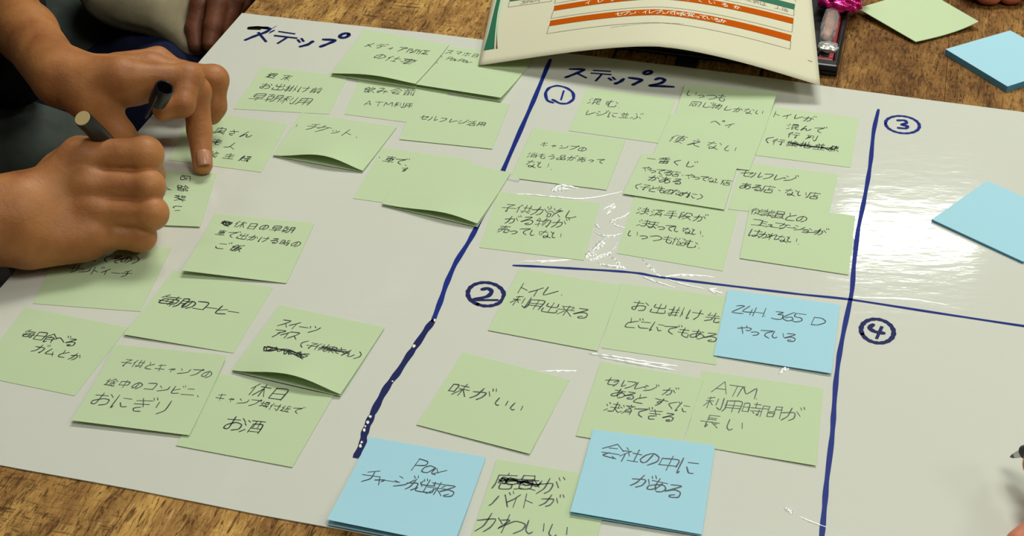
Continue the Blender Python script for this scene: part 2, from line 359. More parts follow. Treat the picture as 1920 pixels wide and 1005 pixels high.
def strokes(ch):
    k = 1.0; dx = dy = 0; extra = []
    b = ch
    if ch in VOICED: b = VOICED[ch]; extra = [[(7.9, -.6), (8.7, .9)], [(9.4, -1.1), (10.2, .4)]]
    elif ch in SEMI: b = SEMI[ch]; extra = [[(9.4+math.cos(a)*.9, .4+math.sin(a)*.9) for a in np.linspace(0, 2*PI, 8)]]
    elif ch in SMALL: b = SMALL[ch]; k = .62; dx, dy = 1.7, 3.4
    if b not in G: return []
    out = []
    for s in G[b].split():
        out.append([(int(s[i])*k+dx, int(s[i+1])*k+dy) for i in range(0, len(s)-1, 2)])
    return out+extra
def write(V, Fc, text, A, B, width, mapf, size=None, jit=.25, slant=0.0):
    """hand-write text with the first and last character centred on the 2D points A and B (y grows down the page)"""
    A = np.array(A, float); B = np.array(B, float); n = len(text)
    d = B-A; l = np.hypot(*d); ux = d/l if l > 1e-9 else np.array([1., 0]); uy = np.array([-ux[1], ux[0]])
    sp = l/(n-1) if n > 1 else .01
    sz = size or sp*.88
    for i, ch in enumerate(text):
        if ch == ' ': continue
        c = A+ux*sp*i; s0 = sz*random.uniform(.93, 1.07); c = c+uy*sz*random.uniform(-.06, .06)
        for st in strokes(ch):
            P = []
            for (x, y) in st:
                x += random.uniform(-jit, jit); y += random.uniform(-jit, jit)-(.07*(x-4.5) if jit else 0)
                gx = (x-4.5)/9.5*s0; gy = (y-4.7)/9.5*s0*(1.07 if jit else 1)
                P.append(c+ux*(gx-gy*slant)+uy*gy)
            ribbon(catmull(P, 4), min(width, sz*.085) if jit else width, V, Fc, mapf)
def scribble(V, Fc, A, B, h, width, mapf, n=9, passes=3):
    A = np.array(A, float); B = np.array(B, float); d = (B-A); l = np.hypot(*d); ux = d/l; uy = np.array([-ux[1], ux[0]])
    for r in range(passes):
        P = [A+ux*l*min(1, max(0, (i/n+random.uniform(-.05, .05))))+uy*h*random.uniform(-.5, .5) for i in range(n+1)]
        ribbon(catmull(P, 4), width, V, Fc, mapf)
    for r in range(passes+1):
        P = [A+ux*l*random.uniform(0, .1)+uy*h*random.uniform(-.5, .5), A+ux*l*.5+uy*h*random.uniform(-.5, .5), A+ux*l*random.uniform(.9, 1)+uy*h*random.uniform(-.5, .5)]
        ribbon(catmull(P, 5), width, V, Fc, mapf)

# ---------------------------------------------------------------- the large white sheet with its film
SHZ = .0009
def flat2(zz):
    def f(p): return U(p[0], p[1], zz)
    return f
top = [ab(U(*p)) for p in ((454, 26), (560, 38), (672, 50), (790, 62), (905, 76), (985, 89), (1069, 102), (1144, 111), (1263, 125), (1309, 131), (1430, 146), (1560, 165), (1740, 189), (1920, 212))]
top += [(top[-1][0]+.06, top[-1][1]-.002), (.86, top[-1][1]-.002)]
bot = [ab(U(*p)) for p in ((38, 881), (172, 905), (258, 921), (327, 935), (378, 945), (481, 966), (653, 997))]
bot = [(0, bot[0][1])]+bot+[(bot[-1][0]+.2, bot[-1][1]-.001), (.86, bot[-1][1]-.002)]
xs = np.linspace(0, .86, 130)
yt = np.interp(xs, [p[0] for p in top], [p[1] for p in top]); yb = np.interp(xs, [p[0] for p in bot], [p[1] for p in bot])
NV = 80
V = []; Fc = []
def sheet_z(a, b): return 0.0
for i, a in enumerate(xs):
    for j in range(NV+1):
        b_ = yb[i]+(yt[i]-yb[i])*j/NV; V.append(T(a, b_, SHZ))
for i in range(len(xs)-1):
    for j in range(NV):
        k = i*(NV+1)+j; Fc.append((k, k+NV+1, k+NV+2, k+1))
nb = len(V); bord = [i*(NV+1) for i in range(len(xs))]+[(len(xs)-1)*(NV+1)+j for j in range(1, NV+1)]+[i*(NV+1)+NV for i in range(len(xs)-2, -1, -1)]+[j for j in range(NV-1, 0, -1)]
for k in bord: v = V[k].copy(); v[2] = TZ+.0003; V.append(v)
for q in range(len(bord)):
    r = (q+1) % len(bord); Fc.append((bord[q], nb+q, nb+r, bord[r]))
poster = mesh_obj('poster_sheet', V, Fc, M_FILM); rebase(poster, T(0, 0)); poster.modifiers.new('crisp', 'EDGE_SPLIT').split_angle = math.radians(40)
tag(poster, 'large glossy white sheet ruled with thick blue marker lines, lying on the table', 'poster')

def marker(name, lines, width, m=M_MARK, label=None):
    V = []; Fc = []
    mf = flat2(SHZ+.00025)
    for i, ln in enumerate(lines):
        w_ = width
        P = [U(*p, SHZ)[:2] for p in ln]
        ribbon(catmull(P, 6), w_, V, Fc, lambda q, i=i: np.array([q[0], q[1], TZ+SHZ+.00022+.00002*i]), .12)
    o = mesh_obj(name, V, Fc, m, smooth=False); keepchild(o, poster)
    if label: o['label'] = label
    return o
marker('marker_line', [[(1032, 112), (1022, 136), (1000, 190), (978, 240), (945, 316), (925, 360), (898, 418), (880, 452), (855, 492), (838, 530), (826, 565), (812, 602)]], .0036, label='thick blue line running down between the first two columns')
marker('marker_line', [[(812, 602), (800, 618), (780, 648), (768, 665), (745, 700), (728, 722), (712, 750), (698, 778)], [(698, 778), (690, 796), (683, 815), (680, 832), (668, 856)]], .0044, M_MARKD, 'patchy dark end of the blue line, gone over twice')
# small white flecks laid over the dark end of the line
V = []; Fc = []
for (x, y, r) in ((776, 648, 4), (694, 781, 3.4), (689, 791, 4), (685, 799, 2.6), (683, 806, 3.6), (678, 829, 3), (676, 836, 4), (736, 715, 2), (815, 600, 3)):
    P = [U(x+math.cos(t)*r*random.uniform(.5, 1), y+math.sin(t)*r*random.uniform(.5, 1.1), SHZ+.0004) for t in np.linspace(0, 2*PI, 9)[:-1]]
    b0 = len(V); V += P; Fc.append(tuple(range(b0, b0+8))[::-1])
keepchild(mesh_obj('white_fleck', V, Fc, M_PWHITE, smooth=False), poster)['kind'] = 'stuff'
marker('marker_line', [[(963, 498), (1010, 500), (1080, 504), (1160, 509), (1200, 513), (1245, 521), (1400, 540), (1500, 552), (1595, 562), (1750, 586), (1922, 612), (2000, 622)]], .0023, label='thin blue line across the right half of the sheet')
marker('marker_line', [[(1647, 206), (1638, 247), (1633, 298), (1628, 333), (1620, 377), (1609, 431), (1601, 498), (1597, 548), (1583, 616), (1573, 670), (1567, 720), (1563, 777), (1560, 820), (1550, 903), (1546, 950), (1541, 1004), (1538, 1030)]], .0031, label='blue line down the right side of the sheet')
def cr(ox, oy, s, pts): return [(ox+s*x, oy+s*y) for x, y in pts]
def ell(cx, cy, rx, ry, a0=0, a1=2*PI, n=18, rot=0):
    return [(cx+math.cos(a)*rx*math.cos(rot)-math.sin(a)*ry*math.sin(rot), cy+math.sin(a)*ry*math.cos(rot)+math.cos(a)*rx*math.sin(rot)) for a in np.linspace(a0, a1, n)]
S1 = lambda p: cr(420, 0, .2708, p)
marker('heading', [S1([(170, 195), (240, 195), (318, 200), (285, 225), (215, 250), (148, 278)]), S1([(240, 228), (290, 288)]), S1([(385, 220), (485, 235)]), S1([(355, 248), (500, 265)]),
    S1([(435, 262), (375, 300)]), S1([(512, 278), (524, 292)]), S1([(538, 270), (550, 286)]), S1([(615, 288), (580, 310), (528, 324)]), S1([(688, 275), (770, 280), (725, 303), (668, 325)]), S1(ell(834, 248, 32, 14, rot=-.25))], .0034, M_MARKD, 'heading written in blue marker at the far left corner')
marker('heading_smudge', [S1([(178, 192), (240, 190), (300, 194)]), S1([(175, 200), (245, 202)])], .0042, M_BLACKS)
marker('heading_smudge', [S1([(318, 222), (352, 208), (312, 232), (348, 214)]), S1([(330, 200), (362, 182)])], .0008, M_MARK)
S2 = lambda p: cr(1040, 60, .2083, p)
marker('heading', [S2([(140, 335), (265, 340), (190, 375), (100, 410)]), S2([(205, 375), (280, 412)]), S2([(355, 347), (495, 356)]), S2([(335, 372), (500, 385)]), S2([(425, 382), (372, 440)]),
    S2([(490, 420), (508, 434)]), S2([(525, 412), (542, 428)]), S2([(620, 425), (590, 450), (545, 468)]), S2([(672, 414), (785, 432), (745, 457), (705, 478)]), S2(ell(838, 368, 34, 14, rot=-.2)),
    cr(960, 100, .19895, [(1352, 250), (1395, 236), (1440, 255), (1400, 285), (1300, 308), (1400, 312), (1520, 318)])], .0032, M_MARKD, 'second heading in blue marker, half in the shade of the handout')
marker('circled_one', [[(1037, 193), (1026, 188), (1023, 175), (1030, 165), (1045, 161), (1062, 165), (1074, 174), (1075, 186), (1064, 194), (1050, 194), (1036, 187)], [(1057, 171), (1052, 187)]], .0026)
marker('circled_two', [ell(911, 552, 34, 22, 2.0, 2.0+2*PI, 20, .08), [(904, 543), (915, 541), (922, 547), (914, 556), (888, 562)], [(888, 563), (932, 563)]], .0031, M_MARKD)
marker('circled_three', [ell(1692, 234, 32, 16, 3.0, 3.0+2*PI, 20, .12), [(1683, 226), (1696, 226), (1700, 231), (1690, 234), (1702, 237), (1698, 241), (1684, 240)]], .0027)
marker('circled_four', [ell(1645, 621, 31, 22, 2.6, 2.6+2*PI, 20, .2), [(1637, 609), (1630, 615), (1640, 622), (1657, 625)], [(1653, 614), (1644, 634)]], .0032, M_MARKD)
# raised creases of the film
def creases():
    S = lambda p: cr(960, 330, .2289, p)
    Q = lambda p: cr(1060, 480, .2388, p)
    return [(S([(-20, 145), (150, 152), (350, 172), (530, 187), (680, 175), (905, 128)]), 2.2),
        (S([(325, 118), (400, 80), (545, 102)]), 5), (S([(340, 128), (400, 112), (480, 110)]), 5), (S([(-30, 25), (60, 38)]), 5),
        (S([(745, 275), (845, 230), (775, 312)]), 3.2), (S([(980, 280), (900, 335), (815, 370), (850, 405), (925, 425)]), 2.6),
        (S([(680, 390), (700, 410), (720, 432)]), 4), (S([(670, 462), (760, 492), (830, 490), (910, 470)]), 3.2), (S([(780, 495), (720, 560), (660, 615)]), 5),
        (S([(600, 670), (640, 635), (700, 640)]), 6), (S([(620, 690), (680, 680), (720, 655), (790, 632), (890, 525)]), 3.4), (S([(680, 690), (760, 730), (880, 745), (925, 760)]), 3.2),
        (S([(790, 632), (850, 690), (930, 762)]), 3.2), (S([(60, 702), (250, 698), (480, 685)]), 2.2), (S([(1065, 678), (1130, 740), (1220, 830)]), 3),
        (S([(1080, 825), (1180, 872)]), 2), (Q([(770, 165), (880, 148), (1000, 150), (1170, 165)]), 2), (Q([(770, 172), (900, 215), (1090, 258)]), 2),
        (Q([(1130, 262), (1235, 295)]), 2.2), (Q([(1130, 262), (1190, 255)]), 2), (Q([(1130, 262), (1180, 298)]), 2), (Q([(620, 155), (740, 210), (860, 248)]), 2),
        (Q([(180, 765), (350, 790), (600, 830), (880, 865)]), 5), (Q([(250, 790), (450, 825), (650, 862), (870, 898)]), 3.4), (Q([(-200, 905), (-60, 900), (90, 900)]), 1.4),
        ([(1460, 702), (1470, 692), (1482, 690)], 4), ([(1470, 952), (1480, 958), (1484, 965)], 4), ([(1497, 968), (1520, 978), (1553, 990)], 1.6), ([(1600, 565-8), (1700, 560), (1780, 572)], 1.6),
        ([(1593, 430), (1599, 452), (1596, 480)], 2)]
V = []; Fc = []
for pts, wpx in creases():
    P = catmull([U(*p, SHZ)[:2] for p in pts], 8); n = len(P); w_ = wpx*.00048
    K = 9; b0 = len(V)
    for i in range(n):
        t = P[min(i+1, n-1)]-P[max(i-1, 0)]; t = t/np.hypot(*t); nn = np.array([-t[1], t[0]])
        tp = (min(i, n-1-i)/max(1, n-1)*2)**.5 if n > 2 else 1; tp = max(.15, tp)*(1+.25*math.sin(i*1.7+wpx))
        for k in range(K):
            s = (k/(K-1)*2-1); q = P[i]+nn*s*w_*1.15*tp
            V.append(np.array([q[0], q[1], TZ+SHZ+.00005+w_*.55*tp*(math.cos(s*PI/2)**1.0)]))
    for i in range(n-1):
        for k in range(K-1): a = b0+i*K+k; Fc.append((a, a+1, a+K+1, a+K))
M_CREASE_GLINT = mat('raised_film_glint', lin(240, 240, 230), .2, 1.0)  # part of the creases' glint is painted in, paler than the sheet
M_CREASE_GLINT.node_tree.nodes['Principled BSDF'].inputs['Coat Weight'].default_value = 1.0; M_CREASE_GLINT.node_tree.nodes['Principled BSDF'].inputs['Coat Roughness'].default_value = .14; M_CREASE_GLINT.node_tree.nodes['Principled BSDF'].inputs['Coat IOR'].default_value = 2.2; M_CREASE_GLINT.node_tree.nodes['Principled BSDF'].inputs['IOR'].default_value = 1.9
o = mesh_obj('film_crease', V, Fc, M_CREASE_GLINT); keepchild(o, poster); o['kind'] = 'stuff'

# ---------------------------------------------------------------- sticky notes
class Note:
    def __init__(s, px, base, lift=(0, 0), bulge=0, pw=2.2, toplift=(0, 0), size=.075, bpos=.5):
        hs = [toplift[0], toplift[1], lift[1], lift[0]]
        W = [None if p is None else U(p[0], p[1], base+h)[:2] for p, h in zip(px, hs)]
        k = [i for i in range(4) if W[i] is not None]
        if len(k) == 3:
            m = [i for i in range(4) if W[i] is None][0]
            W[m] = W[(m+1) % 4]+W[(m-1) % 4]-W[(m+2) % 4]
        elif len(k) == 2:                                   # adjacent pair TL, TR ... -> complete to a square
            a, b_ = k
            if (a, b_) == (0, 3): d = W[0]-W[3]; r = np.array([d[1], -d[0]]); W[1] = W[0]+r; W[2] = W[3]+r
            else: d = W[b_]-W[a]; r = np.array([d[1], -d[0]]); W[(b_+1) % 4] = W[b_]+r; W[(a-1) % 4] = W[a]+r
        s.W, s.base, s.lift, s.bulge, s.pw, s.tl, s.bpos = W, base, lift, bulge, pw, toplift, bpos
        s.sx = (np.hypot(*(W[1]-W[0]))+np.hypot(*(W[2]-W[3])))/2; s.sy = (np.hypot(*(W[3]-W[0]))+np.hypot(*(W[2]-W[1])))/2
    def P(s, u, v, off=0):
        W = s.W; q = (W[0]*(1-u)+W[1]*u)*(1-v)+(W[3]*(1-u)+W[2]*u)*v
        uu = min(max(u, 0), 1); e = math.log(.5)/math.log(s.bpos)
        vv = min(max(v, 0), 1)
        z = (s.lift[0]*(1-u)+s.lift[1]*u+s.bulge*math.sin(PI*uu**e)**1.3)*vv**s.pw + (s.tl[0]*(1-u)+s.tl[1]*u)*(1-vv)**3
        return np.array([q[0], q[1], TZ+s.base+z+off])
    def uv(s, px, py):
        u = v = .5
        for _ in range(8):
            f = proj(s.P(u, v))-np.array([px, py]); e = 1e-3
            J = np.stack([(proj(s.P(u+e, v))-proj(s.P(u, v)))/e, (proj(s.P(u, v+e))-proj(s.P(u, v)))/e], 1)
            d = np.linalg.solve(J, -f); u += d[0]; v += d[1]
        return u*s.sx, v*s.sy
    def mesh(s, name, m, thick=.00014, n=12):
        V = []; Fc = []
        for lay in (0, 1):
            for i in range(n+1):
                for j in range(n+1): V.append(s.P(i/n, j/n, -thick*lay))
        K = (n+1)**2; id_ = lambda i, j, l: l*K+i*(n+1)+j
        for i in range(n):
            for j in range(n):
                Fc.append((id_(i, j, 0), id_(i, j+1, 0), id_(i+1, j+1, 0), id_(i+1, j, 0)))
                Fc.append((id_(i, j, 1), id_(i+1, j, 1), id_(i+1, j+1, 1), id_(i, j+1, 1)))
        for i in range(n):
            Fc += [(id_(i, 0, 0), id_(i+1, 0, 0), id_(i+1, 0, 1), id_(i, 0, 1)), (id_(i+1, n, 0), id_(i, n, 0), id_(i, n, 1), id_(i+1, n, 1)),
                   (id_(0, i+1, 0), id_(0, i, 0), id_(0, i, 1), id_(0, i+1, 1)), (id_(n, i, 0), id_(n, i+1, 0), id_(n, i+1, 1), id_(n, i, 1))]
        o = mesh_obj(name, V, Fc, m); p = o.data.polygons
        for i in range(len(p)-4*n, len(p)): p[i].use_smooth = False
        for e in o.data.edges:
            pass
        o.modifiers.new('crisp', 'EDGE_SPLIT').split_angle = math.radians(50)
        return o
def note(label, px, layer, text=(), lift=(0, 0), bulge=0, m=M_GREEN, ink=M_PEN, width=.00082, group='sticky notes on the white sheet', scrib=(), under=False, on=0, toplift=(0, 0), pw=2.2, bpos=.5, name='sticky_note', marks=()):
    base = on+SHZ+.0003+layer*.0004
    nt = Note(px, base, lift, bulge, pw, toplift, bpos=bpos)
    o = nt.mesh(name, m); org = nt.P(.5, .5); org[2] = TZ+base; rebase(o, org)
    tag(o, label, 'sticky note', group)
    if under:
        n2 = Note(px, base-.0002, (lift[0]*.08, lift[1]*.08), 0, pw); n2.W = nt.W; n2.base = base-.0003
        keepchild(n2.mesh('under_sheet', m), o)
    V = []; Fc = []
    mf = lambda q: nt.P(q[0]/nt.sx, q[1]/nt.sy, .00018)
    for t in text:
        s, a, b_ = t[0], t[1], t[2]; kw = t[3] if len(t) > 3 else {}
        write(V, Fc, s, nt.uv(*a), nt.uv(*b_), kw.get('w', width), mf, kw.get('size'), slant=.12)
    for t in scrib:
        scribble(V, Fc, nt.uv(*t[0]), nt.uv(*t[1]), t[2], width, mf, t[3] if len(t) > 3 else 9, t[4] if len(t) > 4 else 3)
    for t in marks:
        ribbon([nt.uv(*p) for p in t], width*.8, V, Fc, mf)
    if V:
        keepchild(mesh_obj('handwriting', V, Fc, ink, smooth=False), o)
    return o
P_ = .00070   # thin pen
note('raised green note right of the first heading, its far edge nearest the wood', [(684, 55), (842, 84), (779, 157), (621, 137)], 2,
     [('メディア関係', (694, 84), (795, 99)), ('の仕事', (713, 106), (764, 116))], lift=(.002, .004), bulge=.003, under=True, width=P_)
note('green note whose far corner slips under the printed handout', [(845, 86), (1002, 110), (939, 183), (779, 158)], 1,
     [('スマホ日', (843, 98), (891, 104)), ('PayPay', (843, 110), (880, 116), {'size': .0062})], lift=(.003, .004), under=True, width=P_, ink=M_THIN, marks=[[(826, 104), (829, 107)], [(819, 117), (820, 119)]])
note('green note of three written lines under the first heading, farthest left of the far row', [(491, 125), (652, 144), (617, 214), (438, 204)], 0,
     [('週末', (510, 142), (537, 146), {'size': .0085}), ('お出掛け前', (499, 161), (593, 170)), ('早朝利用', (483, 182), (571, 191))], width=P_)
note('green note with a short latin abbreviation, below the raised note by the first heading', [(676, 144), (845, 160), (815, 236), (646, 214)], 0,
     [('飲み会前', (693, 169), (768, 173)), ('ATM利用', (690, 194), (767, 198))], width=P_, ink=M_THIN)
note('green note with one line of writing, beside the top of the thick blue line', [(783, 172), (956, 195), (923, 279), (749, 261)], 1,
     [('セルフレジ活用', (795, 221), (903, 233))], width=P_)
note('green note half hidden behind the pressing finger of the left hand', [(360, 207), (540, 232), (490, 323), (316, 300)], 0,
     [('奥さん', (412, 246), (463, 253), {'size': .0095}), ('老人', (406, 266), (434, 273), {'size': .0085}), ('業主婦', (399, 290), (460, 298), {'size': .0085})], width=P_)
note('green note with four characters, its near edge arched over its shadow', [(566, 211), (744, 238), (680, 320), (512, 291)], 2,
     [('チケット', (587, 238), (652, 250), {'size': .0115})], lift=(.0005, .001), bulge=.0075, under=True, width=P_, ink=M_THIN, bpos=.56, marks=[[(668, 257), (669, 258)], [(558, 233), (555, 238)]])
note('green note mostly hidden under the blank note, a few characters showing', [(717, 276), (885, 300), (832, 395), (662, 372)], 0,
     [('・車で、', (711, 296), (770, 306), {'size': .0085}), ('す', (760, 318), (766, 319), {'size': .007})], width=P_)
note('blank green note beside the thick blue line, its near right corner lifted', [(787, 287), (958, 324), (895, 419), (716, 382)], 2,
     [], lift=(.001, .003), bulge=.0035, under=True, bpos=.65)
note('green note held under the fingertip, written sideways beside the pen', [(245, 318), (407, 325), (375, 425), (208, 418)], 0,
     [('店舗数い', (349, 334), (331, 391), {'size': .0082}), ('Aaa', (313, 354), (299, 374), {'size': .0062})], lift=(.001, .001))
note('green note of three lines with a blotted start, beside the lower hand', [(403, 401), (590, 418), (537, 531), (341, 507)], 1,
     [('休日の早朝', (451, 421), (540, 431)), ('車で出かける時の', (415, 437), (555, 458)), ('ご飯', (415, 461), (444, 466), {'size': .0085})], lift=(.004, 0), scrib=[((416, 417), (433, 421), .006, 3)])
note('green note in the shade of the lower hand, its writing partly covered by the wrist', [(120, 448), (322, 465), (263, 584), (62, 569)], 0,
     [('定', (171, 483), (181, 484), {'size': .01}), ('(その)', (201, 485), (255, 488), {'size': .0085}), ('サンドイーチ', (139, 506), (237, 513), {'size': .008})])
note('green note with one bold line, below the note by the knuckles', [(325, 507), (512, 539), (438, 662), (232, 627)], 0,
     [('毎朝のコーヒー', (314, 563), (438, 585), {'size': .0105})], width=.0009, lift=(.0015, 0))
note('green note with a scribbled last line, its near edge arched over a dark gap', [(525, 572), (721, 614), (638, 739), (435, 694)], 3,
     [('スイーツ', (535, 606), (588, 617), {'size': .0085}), ('アイス', (522, 626), (551, 630), {'size': .0085}), ('(子供果さん)', (569, 645), (672, 667), {'size': .0078})], lift=(.0005, .0015), bulge=.007, under=True, bpos=.55,
     scrib=[((494, 652), (575, 669), .0075, 14, 2), ((600, 650), (655, 662), .003, 6, 1)])
note('green note with two short lines at the left border of the picture', [(48, 576), (240, 614), (140, 742), (-50, 703)], 0,
     [('毎日食べる', (55, 627), (133, 641), {'size': .0085}), ('ガムとか', (74, 655), (141, 669), {'size': .0075})])
note('green note of three large grey lines in the lower left of the sheet', [(217, 646), (425, 666), (355, 816), (134, 788)], 2,
     [('子供とキャンプの', (238, 680), (388, 702)), ('途中のコンビニ、', (209, 717), (380, 737)), ('おにぎり', (191, 750), (303, 764), {'size': .012})], width=P_, ink=M_THIN, lift=(.002, .001), toplift=(.0015, .002))
note('green note nearest the table edge on the left, tucked beneath the arched scribbled note', [(408, 700), (626, 741), (548, 876), (330, 835)], 1,
     [('休日', (487, 732), (521, 739), {'size': .012}), ('キャンプ場付近で', (415, 745), (557, 770)), ('お酒', (440, 794), (474, 799), {'size': .0125})], width=.0008)
note('green note with two thin grey lines, just right of the circled one', [(1101, 164), (1267, 186), (1238, 269), (1066, 245)], 0,
     [('混む', (1115, 190), (1147, 194), {'size': .0105}), ('.', (1169, 199), (1173, 200), {'size': .01}), ('レジに並ぶ', (1106, 212), (1192, 219))], width=P_, ink=M_THIN)
note('green note with its far edge curling up into the shade of the handout', [(1284, 158), (1457, 172), (1430, 252), (1258, 238)], 1,
     [('いっつも', (1297, 176), (1352, 184), {'size': .009}), ('同じ物しかない', (1303, 195), (1424, 211))], width=P_, ink=M_THIN, toplift=(.002, .005))
note('green note with four wide-spaced characters, overlapping the one with the curled far edge', [(1258, 214), (1437, 236), (1405, 319), (1222, 296)], 2,
     [('ペイ', (1342, 231), (1368, 235), {'size': .0085}), ('使えない', (1271, 261), (1370, 280), {'size': .011})], width=P_, ink=M_THIN)
note('green note with a thickly crossed-out last line, left of the right-hand blue line', [(1432, 198), (1610, 221), (1595, 314), (1417, 291)], 0,
     [('トイレが', (1456, 215), (1516, 223), {'size': .0085}), ('混んで', (1487, 238), (1536, 244), {'size': .0085}), ('行列', (1488, 254), (1521, 259), {'size': .009}), ('(', (1442, 262), (1450, 264), {'size': .01}), ('行業地並線', (1460, 266), (1562, 279), {'size': .0095})], scrib=[((1478, 268), (1568, 280), .0045, 18, 1)])
note('green note of three small lines between the thick blue line and the film creases', [(1000, 240), (1173, 263), (1137, 356), (957, 333)], 1,
     [('キャンプの', (1021, 271), (1092, 280)), ('消もう品が売って', (998, 291), (1127, 302)), ('ない.', (998, 307), (1040, 314), {'size': .0095})], width=.00066)
note('green note of four crowded lines in the middle of the right-hand block', [(1206, 286), (1381, 316), (1358, 393), (1168, 363)], 3,
     [('一番くじ', (1221, 298), (1292, 309), {'size': .0085}), ('やってる店・やってない店', (1212, 317), (1362, 342), {'size': .0072}), ('がある', (1226, 334), (1269, 341), {'size': .0085}), ('(子どものために)', (1196, 349), (1313, 369), {'size': .0078})])
note('green note of two lines beside the right-hand blue line, middle of its column', [(1392, 304), (1572, 327), (1551, 412), (1365, 392)], 0,
     [('セルフレジ', (1400, 326), (1480, 336), {'size': .0085}), ('ある店・ない店', (1398, 349), (1525, 367), {'size': .009})])
note('green note against the thick blue line, just below the film glints, three lines', [(935, 359), (1125, 381), (1095, 488), (899, 464)], 0,
     [('子供が欲し', (955, 389), (1068, 403), {'size': .0112}), ('がる物が', (959, 412), (1048, 420), {'size': .0105}), ('売っていない', (944, 430), (1044, 442), {'size': .0092})], width=.0007)
note('green note of three lines right of the white film creases', [(1190, 368), (1384, 397), (1355, 508), (1157, 475)], 0,
     [('決済手段が', (1206, 396), (1311, 409), {'size': .0095}), ('決まっていない.', (1208, 419), (1323, 439), {'size': .0085}), ('いっつも悩む.', (1187, 438), (1317, 461), {'size': .0095})], width=.0007)
note('green note of three lines in the corner above where the two thin blue lines cross', [(1408, 379), (1604, 405), (1591, 515), (1387, 484)], 1,
     [('従業員との', (1420, 397), (1503, 411), {'size': .0092}), ('コミュニケーションが', (1419, 417), (1538, 435), {'size': .0085}), ('はかれない.', (1416, 438), (1503, 454), {'size': .009})], width=.0007)
note('green note just right of the circled two', [(974, 504), (1165, 535), (1120, 658), (915, 619)], 1,
     [('トイレ', (981, 542), (1030, 549), {'size': .0115}), ('.', (1062, 549), (1066, 550), {'size': .01}), ('利用出来る', (975, 566), (1090, 587), {'size': .0115})], width=.0008)
note('green note with two lines, left neighbour of the upper blue note', [(1162, 531), (1361, 556), (1343, 684), (1127, 652)], 0,
     [('お出掛け先', (1200, 573), (1337, 595), {'size': .0105}), ('どこにでもある', (1184, 605), (1332, 632), {'size': .0098})], width=.00075)
note('blue note with numbers beside the right-hand blue line', [(1365, 543), (1575, 571), (1559, 700), (1338, 666)], 2,
     [('24H.365 D', (1386, 580), (1534, 602), {'size': .0098}), ('やっている', (1395, 618), (1481, 633), {'size': .0092})], m=M_BLUE, lift=(0, .001), width=P_)
note('tilted green note with one short line, alone below the circled two', [(868, 660), (1068, 712), (993, 851), (781, 796)], 0,
     [('味が', (862, 730), (902, 740), {'size': .0128}), ('いい', (941, 755), (970, 764), {'size': .0092})], width=.0009, lift=(.0005, .001))
note('green note of three lines whose near edge is covered by the lower blue note', [(1127, 678), (1320, 710), (1273, 849), (1080, 817)], 1,
     [('セルフレジ が', (1146, 716), (1254, 735), {'size': .0075}), ('あると', (1160, 738), (1200, 747), {'size': .0085}), ('すぐに', (1238, 754), (1281, 765), {'size': .008}), ('決済できる', (1149, 764), (1253, 783), {'size': .009})])
note('green note in the corner left of the right-hand blue line, written in thin grey pen', [(1317, 695), (1544, 728), (1530, 873), (1284, 832)], 0,
     [('ATM.', (1352, 728), (1428, 741), {'size': .0115}), ('利用時間が', (1338, 757), (1483, 777), {'size': .0118}), ('長い', (1332, 790), (1378, 798), {'size': .0118})], width=P_, ink=M_THIN, lift=(0, .001))
note('blue note overlapping two green notes in the lower right block', [(1112, 805), (1341, 835), (1316, 1002), (1069, 959)], 3,
     [('会社の中に', (1147, 847), (1290, 875), {'size': .0128}), ('がある', (1202, 903), (1263, 919), {'size': .0115})], m=M_BLUE, lift=(.002, .001), under=True, width=.0008)
note('blue note at the near edge of the sheet, where the thick blue line ends', [(693, 819), (911, 857), (850, 1022), (613, 974)], 3,
     [('Pay', (787, 873), (826, 882), {'size': .0105}), ('チャージが出来る', (695, 894), (839, 920), {'size': .0108})], m=M_BLUE, lift=(.004, .003), under=True, width=P_)
note('green note cut by the near frame edge, between the two lower blue notes', [(932, 861), (1150, 897), (1108, 1050), (880, 1018)], 1,
     [('店員が', (947, 903), (1028, 911), {'size': .0125}), ('バイト', (938, 938), (990, 941), {'size': .011}), ('が', (1030, 941), (1035, 942), {'size': .011}), ('かわいい', (917, 980), (1048, 996), {'size': .014})], scrib=[((935, 900), (1015, 908), .006, 8)], width=.0008)

